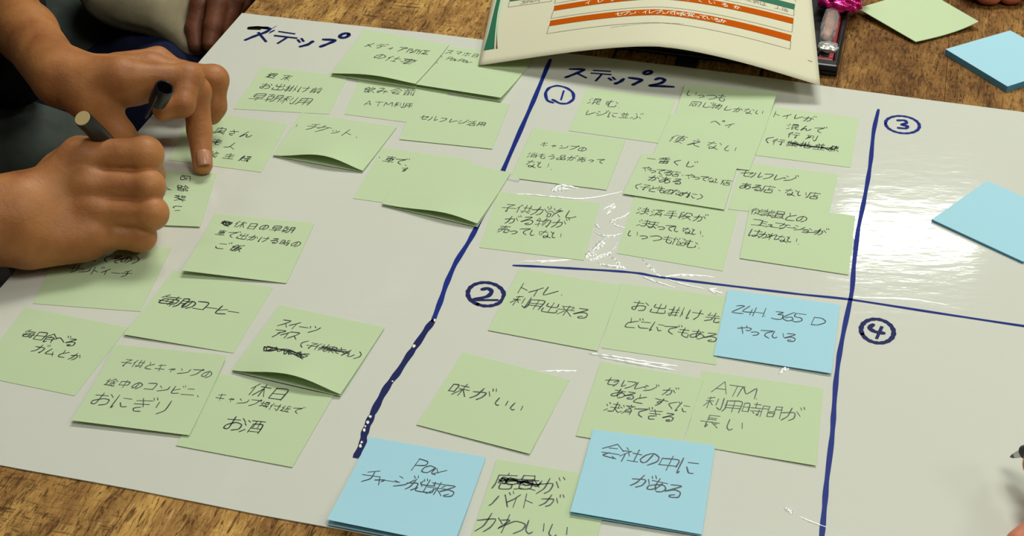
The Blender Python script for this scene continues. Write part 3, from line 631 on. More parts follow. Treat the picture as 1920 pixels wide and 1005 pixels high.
# blank notes and pads lying loose
lo_ = U(1747, 411, .0022)[:2]; to_ = U(1851, 339, .0022)[:2]
def pad(name, label, px, h0, thick, m, side, group, curl=(0, 0, 0, 0)):
    """a pad of square sheets: block with finely ruled sides"""
    W = []
    for p in px: W.append(None if p is None else U(p[0], p[1], h0+thick)[:2])
    if W[2] is None: d = W[1]-W[0]; r = np.array([d[1], -d[0]]); W[2] = W[1]+r; W[3] = W[0]+r
    elif W[3] is None: W[3] = W[0]+W[2]-W[1]
    root = empty(name, tuple(np.append(sum(W)/4, TZ+h0))); tag(root, label, 'note pad', group)
    def layer(nm, z0, z1, mm, n=10):
        V = []; Fc = []
        for lay, z in ((0, z1), (1, z0)):
            for i in range(n+1):
                for j in range(n+1):
                    u, v = i/n, j/n; q = (W[0]*(1-u)+W[1]*u)*(1-v)+(W[3]*(1-u)+W[2]*u)*v
                    c = (curl[0]*(1-u)*(1-v)+curl[1]*u*(1-v)+curl[2]*u*v+curl[3]*(1-u)*v)
                    c = c*(abs(2*u-1)*abs(2*v-1))**1.0
                    V.append(np.array([q[0], q[1], TZ+h0+z+c]))
        K = (n+1)**2; id_ = lambda i, j, l: l*K+i*(n+1)+j
        for i in range(n):
            for j in range(n):
                Fc.append((id_(i, j, 0), id_(i, j+1, 0), id_(i+1, j+1, 0), id_(i+1, j, 0))); Fc.append((id_(i, j, 1), id_(i+1, j, 1), id_(i+1, j+1, 1), id_(i, j+1, 1)))
            Fc += [(id_(i, 0, 0), id_(i+1, 0, 0), id_(i+1, 0, 1), id_(i, 0, 1)), (id_(i+1, n, 0), id_(i, n, 0), id_(i, n, 1), id_(i+1, n, 1)),
                   (id_(0, i+1, 0), id_(0, i, 0), id_(0, i, 1), id_(0, i+1, 1)), (id_(n, i, 0), id_(n, i+1, 0), id_(n, i+1, 1), id_(n, i, 1))]
        keepchild(mesh_obj(nm, V, Fc, mm, smooth=False), root)
    layer('block', 0, thick-.0002, side); layer('top_sheet', thick-.00015, thick, m)
    return root
M_BLUES = mat('blue_pad_side', lin(84, 150, 186), .8)
pad('note_pad', 'thin blank blue note pad lying on the white sheet right of the circled three', [(1747, 411), (1851, 339), None, None], SHZ+.0003, .0018, M_BLUE, M_BLUES, 'blank note pads')
pad('note_pad', 'thick blank blue note pad on the bare wood at the right edge', [(1773, 92), (1894, 57), (2015, 122), (1889, 162)], .0002, .0055, M_BLUE, M_BLUES, 'blank note pads')
nt = Note([(1726, -23), (1835, 40), (1717, 78), (1608, 15)], .0012, (.006, .002), .0, 1.5, (0, .006))
o = nt.mesh('sticky_note', M_GREEN, .0006); rebase(o, nt.P(.5, .5)); tag(o, 'blank green note lying loose on the bare wood, corners curling up', 'sticky note')

# ---------------------------------------------------------------- printed handout, arched
HB0 = U(897, 122, .0035); HB1 = U(1538, 160, .0155); HU = U(926, 0, .0035)
hx = HB1-HB0; hw = np.hypot(hx[0], hx[1]); hxn = np.array([hx[0], hx[1], 0])/hw; hyn = np.array([-hxn[1], hxn[0], 0])
sk = (HU-HB0); sk = sk/ (sk@hyn)         # direction up the left edge
HH = .21
def H(u, v, off=0):
    """handout: u 0..1 across, v metres up from the near edge"""
    base = HB0*(1-u)+HB1*u + sk*v
    s = math.sin(PI*u**1.08); d_ = math.sqrt((u-.54)**2+.0036); a = 1-d_/.5434 if u < .54 else 1-d_/.4639
    rise = .0285*(.55*s+.45*max(0, a)**1.05)*(1-.15*v/HH)
    return np.array([base[0], base[1], TZ+.0035+(.012*u)+rise+off+.012*(v/HH)])
handout = empty('handout', tuple(H(.5, 0)-np.array([0, 0, .03]))); tag(handout, 'printed paper handout with orange bars, arched over the black tray', 'paper')
def patch(name, u0, u1, v0, v1, m, off, nu=30, nv=2, par=handout, sl=0):
    V = []; Fc = []
    for i in range(nu+1):
        for j in range(nv+1):
            u = u0+(u1-u0)*i/nu; v = v0+(v1-v0)*j/nv; V.append(H(u, v, off))
    for i in range(nu):
        for j in range(nv): a = i*(nv+1)+j; Fc.append((a, a+nv+1, a+nv+2, a+1))
    o = mesh_obj(name, V, Fc, m); keepchild(o, par); return o
sheet = patch('sheet', 0, 1, 0, HH, M_HAND, 0, 60, 20)
m_ = sheet.modifiers.new('t', 'SOLIDIFY'); m_.thickness = .0003; m_.offset = -1
def huv(px, py):
    u, v = .5, .03
    for _ in range(12):
        f = proj(H(u, v))-np.array([px, py]); e = 1e-4
        J = np.stack([(proj(H(u+e, v))-proj(H(u, v)))/e, (proj(H(u, v+e))-proj(H(u, v)))/e], 1)
        d = np.linalg.solve(J, -f); d = np.clip(d, -.2, .2); u += d[0]; v += d[1]
    return u, v
def hq(name, pts, m, off=.0003, n=40):
    """printed quad on the sheet from its four photo corners (left low, right low, right high, left high)"""
    q = [np.array(huv(*p)) for p in pts]; V = []; Fc = []
    for i in range(n+1):
        for j in range(3):
            t = i/n; s = j/2; p = (q[0]*(1-t)+q[1]*t)*(1-s)+(q[3]*(1-t)+q[2]*t)*s; V.append(H(p[0], p[1], off))
    for i in range(n):
        for j in range(2): a = i*3+j; Fc.append((a, a+3, a+4, a+1))
    o = mesh_obj(name, V, Fc, m); keepchild(o, sheet); return o
K5 = lambda x, y: (900+x*.14583, y*.14583)      # crop of the far left part
K4 = lambda x, y: (1400+x*.16916, y*.16916)
hq('printed_bar', [K5(888, 338), K4(488, 460), K4(498, 392), K5(905, 268)], M_ORANGE)
hq('printed_bar', [K5(945, 142), K4(515, 268), K4(522, 205), K5(955, 78)], M_ORANGE)
b2 = [huv(*K5(945, 142)), huv(*K5(955, 78)), huv(*K5(888, 338))]
hq('printed_bar', [K5(1010, -50-14), K4(527, 108), K4(538, 50), K5(1020, -130)], M_PGREEN)
hq('printed_bar', [K5(378, 20), K5(925, -50), K5(935, -120), K5(390, -50)], M_PGREEN, n=10)
V = []; Fc = []
def hline(pts, w_=.0005):
    Q = [np.array(huv(*p)) for p in pts]; P = []
    for i in range(len(Q)-1):
        for k in range(24): P.append(Q[i]+(Q[i+1]-Q[i])*k/24)
    P.append(Q[-1]); P = [np.array([p[0]*hw, p[1]]) for p in P]
    ribbon(P, w_, V, Fc, lambda q: H(q[0]/hw, q[1], .0003), 0)
hline([K5(888, 338), K5(858, 436)]); hline([K5(858, 436), K4(482, 548)]); hline([K4(482, 548), K4(490, 460)])
hline([K5(943, 142), K5(912, 240)]); hline([K5(912, 240), K4(502, 360)]); hline([K4(502, 360), K4(513, 268)])
hline([K5(378, 20), K5(362, 94)]); hline([K5(362, 94), K5(920, 18)]); hline([K5(920, 18), K5(928, -40)]); hline([K5(975, -20), K5(962, 46)])
hline([K4(527, 108), K4(522, 178)]); hline([K5(962, 46), K4(522, 178)]); hline([K4(545, -20), K4(540, 20)])
keepchild(mesh_obj('printed_rule', V, Fc, M_PGREY, smooth=False), sheet)
V = []; Fc = []
def htext(t, a, b_, w_, size=None):
    A = huv(*a); B = huv(*b_); write(V, Fc, t, (A[0]*hw, -A[1]), (B[0]*hw, -B[1]), w_, lambda q: H(q[0]/hw, -q[1], .00045), size, jit=0)
K1 = lambda x, y: (1100+x*.21875, y*.21875)
def hrow(t, a, b_, w_, size):
    """a printed line that follows the arch: each character placed along the straight line in sheet space"""
    htext(t, a, b_, w_, size)
def ptext(m, lab):
    global V, Fc
    o = keepchild(mesh_obj('printed_text', V, Fc, m, smooth=False), sheet); o['label'] = lab; V = []; Fc = []
V = []; Fc = []
def barmid(Lo, Hi, Ro, Rh, u):
    a = (np.array(huv(*Lo))+np.array(huv(*Hi)))/2; b_ = (np.array(huv(*Ro))+np.array(huv(*Rh)))/2
    return a[1]+(b_[1]-a[1])*(u-a[0])/(b_[0]-a[0])
B1 = (K5(888, 338), K5(905, 268), K4(488, 460), K4(498, 392)); B2 = (K5(945, 142), K5(955, 78), K4(515, 268), K4(522, 205))
u0 = huv(*K1(280, 105))[0]; u1 = huv(*K1(1165, 143))[0]
write(V, Fc, 'セブン・イレブンで何を買っているか', (u0*hw, -barmid(*B1, u0)), (u1*hw, -barmid(*B1, u1)), .0007, lambda q: H(q[0]/hw, -q[1], .0005), .0062, jit=0)
ptext(M_PWHITE, 'white lettering on an orange bar')
u1, v1 = huv(*K1(1285, 38)); u0 = huv(*K1(330, -15))[0]
write(V, Fc, 'イレブンをどう使っているか', (u1*hw-.128, -barmid(*B2, u1-.128/hw)), (u1*hw, -barmid(*B2, u1)), .0007, lambda q: H(q[0]/hw, -q[1], .0005), .0062, jit=0)
ptext(M_PWHITE, 'white lettering on an orange bar')
V = []; Fc = []
htext('35歳/男', K5(545, 30), K5(735, 8), .0004, .006); ptext(M_PGREY, 'small grey lettering in the left box'); htext('の主食は個人店', K4(-60, -20), K4(425, 108), .0005, .0062); ptext(M_PGREY, 'small grey lettering under the green bar')
P = [np.array(huv(*K1(205+i*12.5, 238-34*math.sin(i/50*PI*.75)-8*(i/50)))) for i in range(51)]
for i in range(50):
    a, b_ = P[i], P[i+1]
    if i % 7 != 6: ribbon([(a[0]*hw, a[1]), (b_[0]*hw, b_[1]+random.uniform(-.0002, .0002))], .00045, V, Fc, lambda q: H(q[0]/hw, q[1], .0003), 0)
ptext(M_PGREY, 'tiny faint footer line'); a = huv(*K4(682, 672)); ribbon([(a[0]*hw, a[1]), (a[0]*hw+.003, a[1])], .001, V, Fc, lambda q: H(q[0]/hw, q[1], .0003), 0)
ptext(M_PGREY, 'tiny grey page mark in the corner')
# green swoosh along the left border
def swoosh(name, left, right_, m, off):
    V = []; Fc = []
    Lq = catmull([huv(*K5(*p)) for p in left], 6); Rq = catmull([huv(*K5(*p)) for p in right_], 6); n = min(len(Lq), len(Rq))
    for i in range(n): V.append(H(*Lq[i], off)); V.append(H(*Rq[i], off))
    for i in range(n-1): Fc.append((2*i, 2*i+1, 2*i+3, 2*i+2))
    o = mesh_obj(name, V, Fc, m); keepchild(o, sheet)
swoosh('printed_swoosh', [(46, 652), (110, 430), (170, 180), (215, 0), (245, -120)], [(184, 628), (195, 430), (225, 180), (262, 0), (285, -120)], M_PGREEN, .0003)
swoosh('printed_swoosh', [(206, 628), (212, 430), (238, 200), (262, 60), (290, -80)], [(234, 624), (232, 430), (256, 200), (282, 60), (308, -80)], M_PLGREEN, .0003)
swoosh('printed_swoosh', [(204, 630), (209, 560), (212, 480), (216, 420), (222, 340)], [(226, 626), (222, 560), (219, 480), (219, 420), (224, 340)], M_PRED, .0005)

# ---------------------------------------------------------------- black tray with snacks under the handout
tr0 = U(1100, 92, .0); tr1 = U(1545, 142, .0)
ta = ab(U(1570, 140, 0))[0]; tb = (ab(U(1300, 112, 0))[1])
ta0 = ta-.235
tray = empty('tray', tuple(T((ta+ta0)/2, tb+.09))); tag(tray, 'black tray with a red inner rim standing under the arched handout', 'tray')
def tbox(nm, lo, hi, m, bev=.001): o = box(nm, lo, hi, m, None, bev, (XA, YA, ZA), PTL); keepchild(o, tray); return o
tbox('base', (ta0, tb, .001), (ta, tb+.24, .004), M_BLACK)
for nm, lo, hi in (('rim', (ta0, tb, .004), (ta, tb+.011, .0105)), ('rim', (ta0, tb+.233, .004), (ta, tb+.24, .0125)), ('rim', (ta0, tb+.007, .004), (ta0+.005, tb+.233, .0105)), ('rim', (ta-.005, tb+.007, .004), (ta, tb+.233, .0105))):
    tbox(nm, lo, hi, M_BLACK, .002)
for lo, hi in (((ta-.0095, tb+.016, .004), (ta-.0055, tb+.225, .0100)), ((ta0+.0055, tb+.012, .004), (ta-.0055, tb+.016, .0095)), ((ta0+.0055, tb+.016, .004), (ta0+.0095, tb+.225, .0095))):
    tbox('red_trim', lo, hi, M_REDP, .0005)
for px0, px1 in ((1143, 1148), (1265, 1309), (1430, 1436)):
    a0 = ab(U(px0, 118))[0]; a1 = ab(U(px1, 118))[0]
    tbox('foot', (a0, tb-.045, .0001), (a1, tb+.02, .0008), M_BLACK, .0002)
M_CAN = mat('orange_wrapper', lin(214, 84, 30), .3)
ca = ab(U(1222, 84, .012))[0]
def blob(name, C, R, m, seed=0, amp=.15, n=24, crinkle=9.0, ax=(XA, YA, ZA)):
    """crinkled closed pouch around C with half sizes R"""
    V = []; Fc = []; r_ = np.random.default_rng(seed); ph = r_.uniform(0, 6, 12)
    for i in range(n+1):
        th = PI*i/n
        for j in range(n*2):
            fi = PI*j/n
            d = np.array([math.sin(th)*math.cos(fi), math.sin(th)*math.sin(fi), math.cos(th)])
            e = np.sign(d)*np.abs(d)**.7
            k = 1+amp*(math.sin(crinkle*d[0]+ph[0]+2*math.sin(crinkle*.6*d[1]+ph[1]))*.5+math.sin(crinkle*1.9*d[1]+ph[2]+3*d[2])*.3+math.sin(crinkle*2.7*(d[0]-d[1])+ph[3])*.25)
            q = e*np.array(R)*k; V.append(np.array(C)+ax[0]*q[0]+ax[1]*q[1]+ax[2]*q[2])
    for i in range(n):
        for j in range(n*2):
            Fc.append((i*n*2+j, (i+1)*n*2+j, (i+1)*n*2+(j+1) % (n*2), i*n*2+(j+1) % (n*2)))
    return mesh_obj(name, V, Fc, m)
o = blob('snack_packet', T(ca, tb+.032, .0125), (.016, .022, .006), M_CAN, 3, .06); rebase(o, T(ca, tb+.032, .0066)); tag(o, 'small orange snack packet glimpsed on the tray beneath the handout', 'snack')
# clear wrapped bread stick at the tray's right side
M_BRN = mat('brown_snack', lin(150, 88, 46), .45); noise_color(M_BRN, lin(110, 58, 28), lin(178, 112, 60), 60)
M_SILV = mat('silver_film', lin(196, 194, 186), .25, Metallic=.6); bump(M_SILV, 160, .6, .002)
M_CLEAR = bpy.data.materials.new('clear_film'); M_CLEAR.use_nodes = True
b = M_CLEAR.node_tree.nodes['Principled BSDF']; b.inputs['Roughness'].default_value = .08; b.inputs['Alpha'].default_value = .22; b.inputs['Base Color'].default_value = (.9, .88, .86, 1)
bump(M_CLEAR, 90, .8, .004)
a_, b__ = ab(U(1557, 42, .014)); st = empty('snack_stick', tuple(T(a_, b__, .006))); tag(st, 'brown snack stick in clear crinkled wrap at the right side of the tray', 'snack')
keepchild(blob('stick', T(a_-.001, b__, .0105), (.0046, .026, .0046), M_BRN, 4, .05), st)
keepchild(blob('clear_wrap', T(a_, b__, .0115), (.0075, .033, .0060), M_CLEAR, 5, .10, crinkle=7), st)
a2, b2_ = ab(U(1553, 86, .012)); keepchild(blob('silver_end', T(a2, b2_, .0105), (.0085, .008, .003), M_SILV, 6, .12), st)
a3, b3 = ab(U(1553, 105, .008)); o = box('dark_label', (a3-.008, b3-.009, .0048), (a3+.004, b3+.011, .0085), M_BLACKS, None, .0004, (XA, YA, ZA), PTL); keepchild(o, st)
M_PINK = mat('pink_foil', lin(226, 44, 140), .18, Metallic=.55); bump(M_PINK, 70, 1.0, .006, stretch=(1, .3, 1))
pp = U(1582, 0, .018); pa, pb = ab(pp)
o = blob('foil_packet', T(pa-.002, pb+.008, .019), (.020, .026, .007), M_PINK, 8, .20, 36, 11); rebase(o, T(pa, pb, .013)); tag(o, 'shiny pink foil packet crumpled on the corner of the tray', 'snack')

# ---------------------------------------------------------------- smooth bodies from distance fields
class Field:
    def __init__(s, lo, hi, h):
        s.lo = np.array(lo, float); s.h = h; n = np.ceil((np.array(hi)-s.lo)/h).astype(int)+1
        s.g = [s.lo[i]+np.arange(n[i], dtype=np.float32)*h for i in range(3)]
        s.X, s.Y, s.Z = [a.astype(np.float32) for a in np.meshgrid(*s.g, indexing='ij', sparse=True)]
        s.shape = tuple(n)
    def cone(s, a, b, ra, rb):
        a = np.asarray(a, float); b = np.asarray(b, float); ab_ = b-a; l2 = float(ab_@ab_)+1e-12
        px, py, pz = s.X-a[0], s.Y-a[1], s.Z-a[2]
        t = np.clip((px*ab_[0]+py*ab_[1]+pz*ab_[2])/l2, 0, 1)
        return (np.sqrt((px-t*ab_[0])**2+(py-t*ab_[1])**2+(pz-t*ab_[2])**2)-(ra+(rb-ra)*t)).astype(np.float32)
    def ell(s, c, r):
        k = np.sqrt(((s.X-c[0])/r[0])**2+((s.Y-c[1])/r[1])**2+((s.Z-c[2])/r[2])**2)
        return ((k-1)*min(r)).astype(np.float32)
def smin(a, b, k):
    if a is None: return b
    h = np.clip(.5+.5*(b-a)/k, 0, 1); return b*(1-h)+a*h-k*h*(1-h)
def chain(f, pts, rad, k=.003):
    d = None
    for i in range(len(pts)-1): d = smin(d, f.cone(pts[i], pts[i+1], rad[i], rad[i+1]), k)
    return d
def nets(f, D):
    """naive surface nets: numpy field -> quads"""
    nx, ny, nz = D.shape; S = D < 0
    cnt = np.zeros((nx-1, ny-1, nz-1), np.int8)
    for a in (0, 1):
        for b_ in (0, 1):
            for c in (0, 1): cnt += S[a:nx-1+a, b_:ny-1+b_, c:nz-1+c]
    act = (cnt > 0) & (cnt < 8); I = np.argwhere(act); idx = -np.ones(act.shape, np.int64); idx[act] = np.arange(len(I))
    acc = np.zeros((len(I), 3)); num = np.zeros(len(I))
    cor = [(a, b_, c) for a in (0, 1) for b_ in (0, 1) for c in (0, 1)]
    for p in cor:
        for ax in range(3):
            if p[ax]: continue
            q = list(p); q[ax] = 1
            d0 = D[I[:, 0]+p[0], I[:, 1]+p[1], I[:, 2]+p[2]]; d1 = D[I[:, 0]+q[0], I[:, 1]+q[1], I[:, 2]+q[2]]
            m = (d0 < 0) != (d1 < 0); t = np.where(m, d0/(d0-d1+1e-20), 0)
            pos = np.array(p)[None].repeat(len(I), 0).astype(float); pos[:, ax] += t
            acc[m] += pos[m]; num[m] += 1
    Vv = f.lo+(I+acc/num[:, None])*f.h
    Q = []
    for ax in range(3):
        o1, o2 = [(1, 2), (2, 0), (0, 1)][ax]
        sl0 = [slice(None)]*3; sl1 = [slice(None)]*3; sl0[ax] = slice(0, -1); sl1[ax] = slice(1, None)
        A = S[tuple(sl0)]; B = S[tuple(sl1)]; E = np.argwhere(A != B)
        ok = (E[:, o1] > 0) & (E[:, o2] > 0) & (E[:, o1] < D.shape[o1]-1) & (E[:, o2] < D.shape[o2]-1); E = E[ok]
        def cell(d1, d2):
            e = E.copy(); e[:, o1] -= d1; e[:, o2] -= d2; return idx[e[:, 0], e[:, 1], e[:, 2]]
        q = np.stack([cell(1, 1), cell(0, 1), cell(0, 0), cell(1, 0)], 1)
        fl = ~A[E[:, 0], E[:, 1], E[:, 2]]; q[fl] = q[fl][:, ::-1]; Q.append(q)
    Q = np.concatenate(Q); return Vv, Q
def body(name, f, D, m, parent, noise=None):
    Vv, Q = nets(f, D)
    me = bpy.data.meshes.new(name); me.vertices.add(len(Vv)); me.vertices.foreach_set('co', Vv.ravel())
    me.loops.add(len(Q)*4); me.loops.foreach_set('vertex_index', Q.ravel()); me.polygons.add(len(Q))
    me.polygons.foreach_set('loop_start', np.arange(len(Q))*4)
    me.polygons.foreach_set('use_smooth', [True]*len(Q)); me.update(calc_edges=True); me.validate(); me.materials.append(m)
    o = bpy.data.objects.new(name, me); COL.objects.link(o); keepchild(o, parent); 
    sm = o.modifiers.new('s', 'SMOOTH'); sm.factor = .5; sm.iterations = 2
    return o
def J(px, py, mm): return U(px, py, mm/1000)
def bounds(pts, pad_): P = np.array(pts); return P.min(0)-pad_, P.max(0)+pad_
mmr = lambda *r: [x/1000 for x in r]
def folds(f, amp, sc, seed):
    r = np.random.default_rng(seed); ph = r.uniform(0, 6, 6); d = r.normal(size=(6, 3)); d /= np.linalg.norm(d, axis=1)[:, None]
    o = 0
    for i in range(6):
        q = (f.X*d[i, 0]+f.Y*d[i, 1]+f.Z*d[i, 2])*sc*(1+.35*i)
        o = o+np.sin(q+ph[i]+1.3*np.sin(q*.37+ph[(i+1) % 6]))/(1+.5*i)
    return (o*amp).astype(np.float32)

# ---- the writing person: both forearms and hands, charcoal trousers, black shirt
writer = empty('person', tuple(T(-.30, -.12, -.5))); tag(writer, 'person in black and charcoal writing a sideways note, left hand pressing it flat', 'person')
# right (lower) hand
rw = J(30, 408, 36)
RH = {'i': [J(150, 294, 66), J(272, 290, 66), J(284, 328, 38), J(291, 352, 20)], 'm': [J(160, 347, 52), J(277, 350, 50), J(276, 378, 26), J(268, 385, 13)],
      'r': [J(172, 395, 38), J(284, 400, 36), J(274, 415, 17), J(250, 412, 11)], 'p': [J(182, 438, 24), J(264, 443, 19), J(256, 450, 11), J(232, 450, 10)]}
RT = [J(70, 355, 44), J(150, 325, 36), J(225, 325, 36), J(282, 344, 24)]
allp = [p for k in RH.values() for p in k]+RT+[J(-110, 430, 38)]
# left (upper) hand
LH = {'i': [J(222, 143, 72), J(352, 148, 64), J(343, 197, 54), J(306, 207, 52)], 'm': [J(255, 158, 58), J(366, 172, 52), J(374, 244, 27), J(380, 309, 8.5)],
      'r': [J(282, 130, 52), J(400, 150, 44), J(402, 200, 26), J(397, 215, 20)], 'p': [J(296, 118, 42), J(345, 140, 34), J(352, 170, 24), J(340, 176, 20)]}
LT = [J(150, 180, 56), J(178, 200, 50), J(222, 250, 30), J(262, 292, 12)]
allp += [p for k in LH.values() for p in k]+LT+[J(60, 60, 60)]
lo, hi = bounds(allp, .034)
lo[2] = TZ-.01
elbL = J(-170, -190, 40); elbR = J(-420, 470, 30)
f = Field(lo, hi, .0012)
def hand(f, MC, T_, w_, forearm, elbow, rads, dors, fr=1.0, thumb_r=(14, 12.5, 10.5, 8), palm_r=13, wr=24):
    palm = None
    for k, (r0, r1) in zip('imrp', ((16, 14.5), (15.5, 14), (14.5, 13), (13.5, 12))):
        mc = MC[k][0]; c = w_*.68+mc*.32
        palm = smin(palm, f.cone(w_*.85+mc*.15, mc, r0/1000*fr, (r1-1.5)/1000*fr), .010)
    palm = smin(palm, f.cone(w_, forearm, wr/1000, (wr+1.5)/1000), .014)
    palm = smin(palm, f.cone(forearm, elbow, (wr+1.5)/1000, .040), .01)
    # tendons and knuckles on the back of the hand
    for k in 'imrp':
        mc = MC[k][0]+dors*.0075; palm = smin(palm, f.cone(w_*.45+mc*.55+dors*.005, mc, .0022, .0040), .006)
    fing = None
    for k in 'imrp':
        d = chain(f, MC[k], [r/1000*fr for r in rads[k]], .0035)
        for q in (1,):                                   # swelling of the joint
            d = smin(d, f.ell(MC[k][q], [rads[k][q]/1000*1.06]*3), .004)
        fing = smin(fing, d, .0014)
    th = chain(f, T_, [r/1000 for r in thumb_r], .005)
    a = smin(palm, fing, .0075)
    th = smin(th, f.cone(MC['i'][0]*.75+w_*.25, T_[1], .010, .011), .008)
    return smin(a, th, .004 if True else 0)
dorsR = np.array([.1, -.55, .8]); dorsR /= np.linalg.norm(dorsR); dorsL = np.array([.1, .35, .9]); dorsL /= np.linalg.norm(dorsL)
D = hand(f, RH, RT, rw, J(-110, 430, 38), elbR, {'i': (12, 11.6, 9.3, 7.6), 'm': (12, 10.9, 9.3, 7.8), 'r': (11.5, 10.6, 8.8, 7.6), 'p': (11, 9.6, 8.2, 7.2)}, dorsR, wr=31)
D = smin(D, f.cone(J(60, 455, 24), J(150, 452, 22), .018, .015), .012)
D = smin(D, f.cone(J(112, 316, 50), J(150, 292, 58), .012, .013), .012)
D2 = hand(f, LH, LT, J(112, 146, 62), J(50, 62, 62), elbL, {'i': (12, 11, 8.8, 7.9), 'm': (11.5, 10.8, 9.2, 7.6), 'r': (11.5, 10.8, 9.2, 8), 'p': (10.5, 9.5, 8.2, 7.6)}, dorsL, wr=21.5, thumb_r=(14, 13, 11.5, 9.0))
D2 = smin(D2, f.cone(J(165, 165, 60), J(235, 160, 62), .017, .014), .014)
D = np.minimum(D, D2)
body('body', f, D, M_SKIN, writer)
# fingernail of the pressing finger
def nail(tip, prev, up, L_, W_, parent, lift):
    ax = tip-prev; ax /= np.linalg.norm(ax); up = up-ax*(up@ax); up /= np.linalg.norm(up); sd = np.cross(ax, up)
    V = []; Fc = []; n = 12
    for i in range(n+1):
        for j in range(n+1):
            u = -1+2*i/n; v = -1+2*j/n; a = u*1.05*W_/.0072
            x = math.sin(u*.95)*W_*1.15*(1-.12*v*v if v > 0 else 1-.06*v*v); z = math.cos(u*.95)*lift
            V.append(tip+ax*v*L_*(1-.18*u*u if v > 0 else 1-.10*u*u)+sd*x+up*(z-(.0006*v*v)))
    for i in range(n):
        for j in range(n): a = i*(n+1)+j; Fc.append((a, a+1, a+n+2, a+n+1))
    o = mesh_obj('fingernail', V, Fc, M_NAIL); m_ = o.modifiers.new('t', 'SOLIDIFY'); m_.thickness = .0006
    keepchild(o, parent); return o
tp = LH['m'][3]; nail(tp+np.array([.0012, 0, .0035]), LH['m'][2], np.array([.25, -.85, .4]), .0062, .0054, writer, .0077)
# clothes
def cl(name, m, prims, h, k, amp, sc, seed, parent, padd=.03):
    lo, hi = bounds([p for q in prims for p in q[:2]], max(max(q[2], q[3]) for q in prims)+padd)
    f = Field(lo, hi, h); D = None
    for a, b_, ra, rb in prims: D = smin(D, f.cone(a, b_, ra, rb), k)
    D = D+folds(f, amp, sc, seed)
    return body(name, f, D, m, parent)
wt = T(-.40, -.02, 0)            # writer's torso, beside the table
cl('trousers', M_CHAR, [(J(-400, 290, -120), J(-20, 305, -100), .085, .062), (J(-20, 305, -100), J(110, 350, -130), .062, .056),
                        (T(-.36, .14, -.13), T(-.03, .05, -.165), .085, .06), (J(-400, 290, -120), T(-.40, .10, -.13), .1, .1),
                        (J(110, 350, -130), J(110, 350, -130)-np.array([0, 0, .42]), .056, .045)], .006, .03, .0016, 55, 3, writer)
cl('shirt', M_BLKC, [(T(-.42, .02, -.12), T(-.30, .0, .34), .125, .13), (T(-.30, .0, .34), T(-.24, .0, .42), .10, .06), (T(-.32, .15, .33), elbL*.6+J(60, 60, 60)*.4, .06, .042), (T(-.32, -.16, .33), elbR*.8+J(-110, 430, 38)*.2, .06, .046),
                     (elbL*.6+J(60, 60, 60)*.4, elbL*.15+J(50, 62, 62)*.85, .040, .034), (T(-.36, .06, -.08), J(20, 130, -10), .09, .035)], .006, .03, .0018, 60, 4, writer)
# shoes keep the seated figure on the floor
def head(C, fw, parent, hair_m, skin_m):
    """head looking along fw, tilted down, with face, ears and short hair"""
    fw = np.array(fw, float); fw /= np.linalg.norm(fw); sd = np.cross(fw, [0, 0, 1.]); sd /= np.linalg.norm(sd); up = np.cross(sd, fw)
    q = lambda a, b_, c: C+sd*a+fw*b_+up*c
    f = Field(C-.15, C+.15, .003)
    D = smin(f.cone(q(0, -.02, .03), q(0, .015, .03), .082, .074), f.cone(q(0, .03, -.03), q(0, .045, -.075), .055, .032), .03)
    D = smin(D, f.cone(q(0, -.03, -.04), q(0, -.07, -.12), .055, .058), .02)
    D = smin(D, f.cone(q(0, .085, .018), q(0, .107, -.022), .008, .012), .012)                    # nose
    for s in (-1, 1):
        D = smin(D, f.cone(q(s*.078, -.005, .012), q(s*.080, -.01, -.028), .014, .009), .005)     # ears
        D = np.maximum(D, -f.cone(q(s*.032, .100, .018), q(s*.032, .094, .016), .014, .010))       # eye sockets
        D = smin(D, f.cone(q(s*.018, .096, .040), q(s*.046, .084, .038), .006, .005), .008)       # brows
        D = np.minimum(D, f.cone(q(s*.032, .082, .016), q(s*.032, .083, .016), .012, .012))
    D = smin(D, f.cone(q(-.018, .086, -.055), q(.018, .086, -.055), .006, .006), .006)
    body('head', f, D, skin_m, parent)
    H_ = f.cone(q(0, -.028, .045), q(0, .0, .050), .090, .084)
    H_ = smin(H_, f.cone(q(0, -.055, .0), q(0, -.06, -.05), .066, .05), .02)
    H_ = np.maximum(H_, -f.cone(q(0, .10, -.02), q(0, .16, .0), .085, .09)); H_ = H_+folds(f, .0025, 190, 5)
    body('hair', f, H_, hair_m, parent)
M_HAIR = mat('black_hair', lin(24, 20, 18), .5)
head(T(-.165, .0, .50), XA*.75+ZA*-.66, writer, M_HAIR, M_SKIN)
# ---- black pen in the right hand
PT = J(298, 366, 1.5); 
best = None
for z in np.linspace(30, 150, 241):
    e = J(155, 222, z); d = abs(np.linalg.norm(e-PT)-.118)
    if best is None or d < best[0]: best = (d, e)
PE = best[1]; ax = PT-PE; LN = np.linalg.norm(ax); ax /= LN
pen = empty('pen', tuple(PT)); tag(pen, 'black pen with a pale brass end disc, held by the writing hand', 'pen')
keepchild(lathe('barrel', PE, PT, [(0, .0056), (.001, .0060), (.04, .0060), (.088, .0056), (.100, .0044)], M_BLACK), pen)
keepchild(lathe('end_disc', PE-ax*.0008, PT, [(0, .0053), (.0012, .0056), (.0016, .0056)], M_GOLD), pen)
keepchild(lathe('tip', PE+ax*.1, PT, [(0, .004), (.010, .0024), (LN-.1-.003, .0012), (LN-.1, .0005)], M_CHROME), pen)
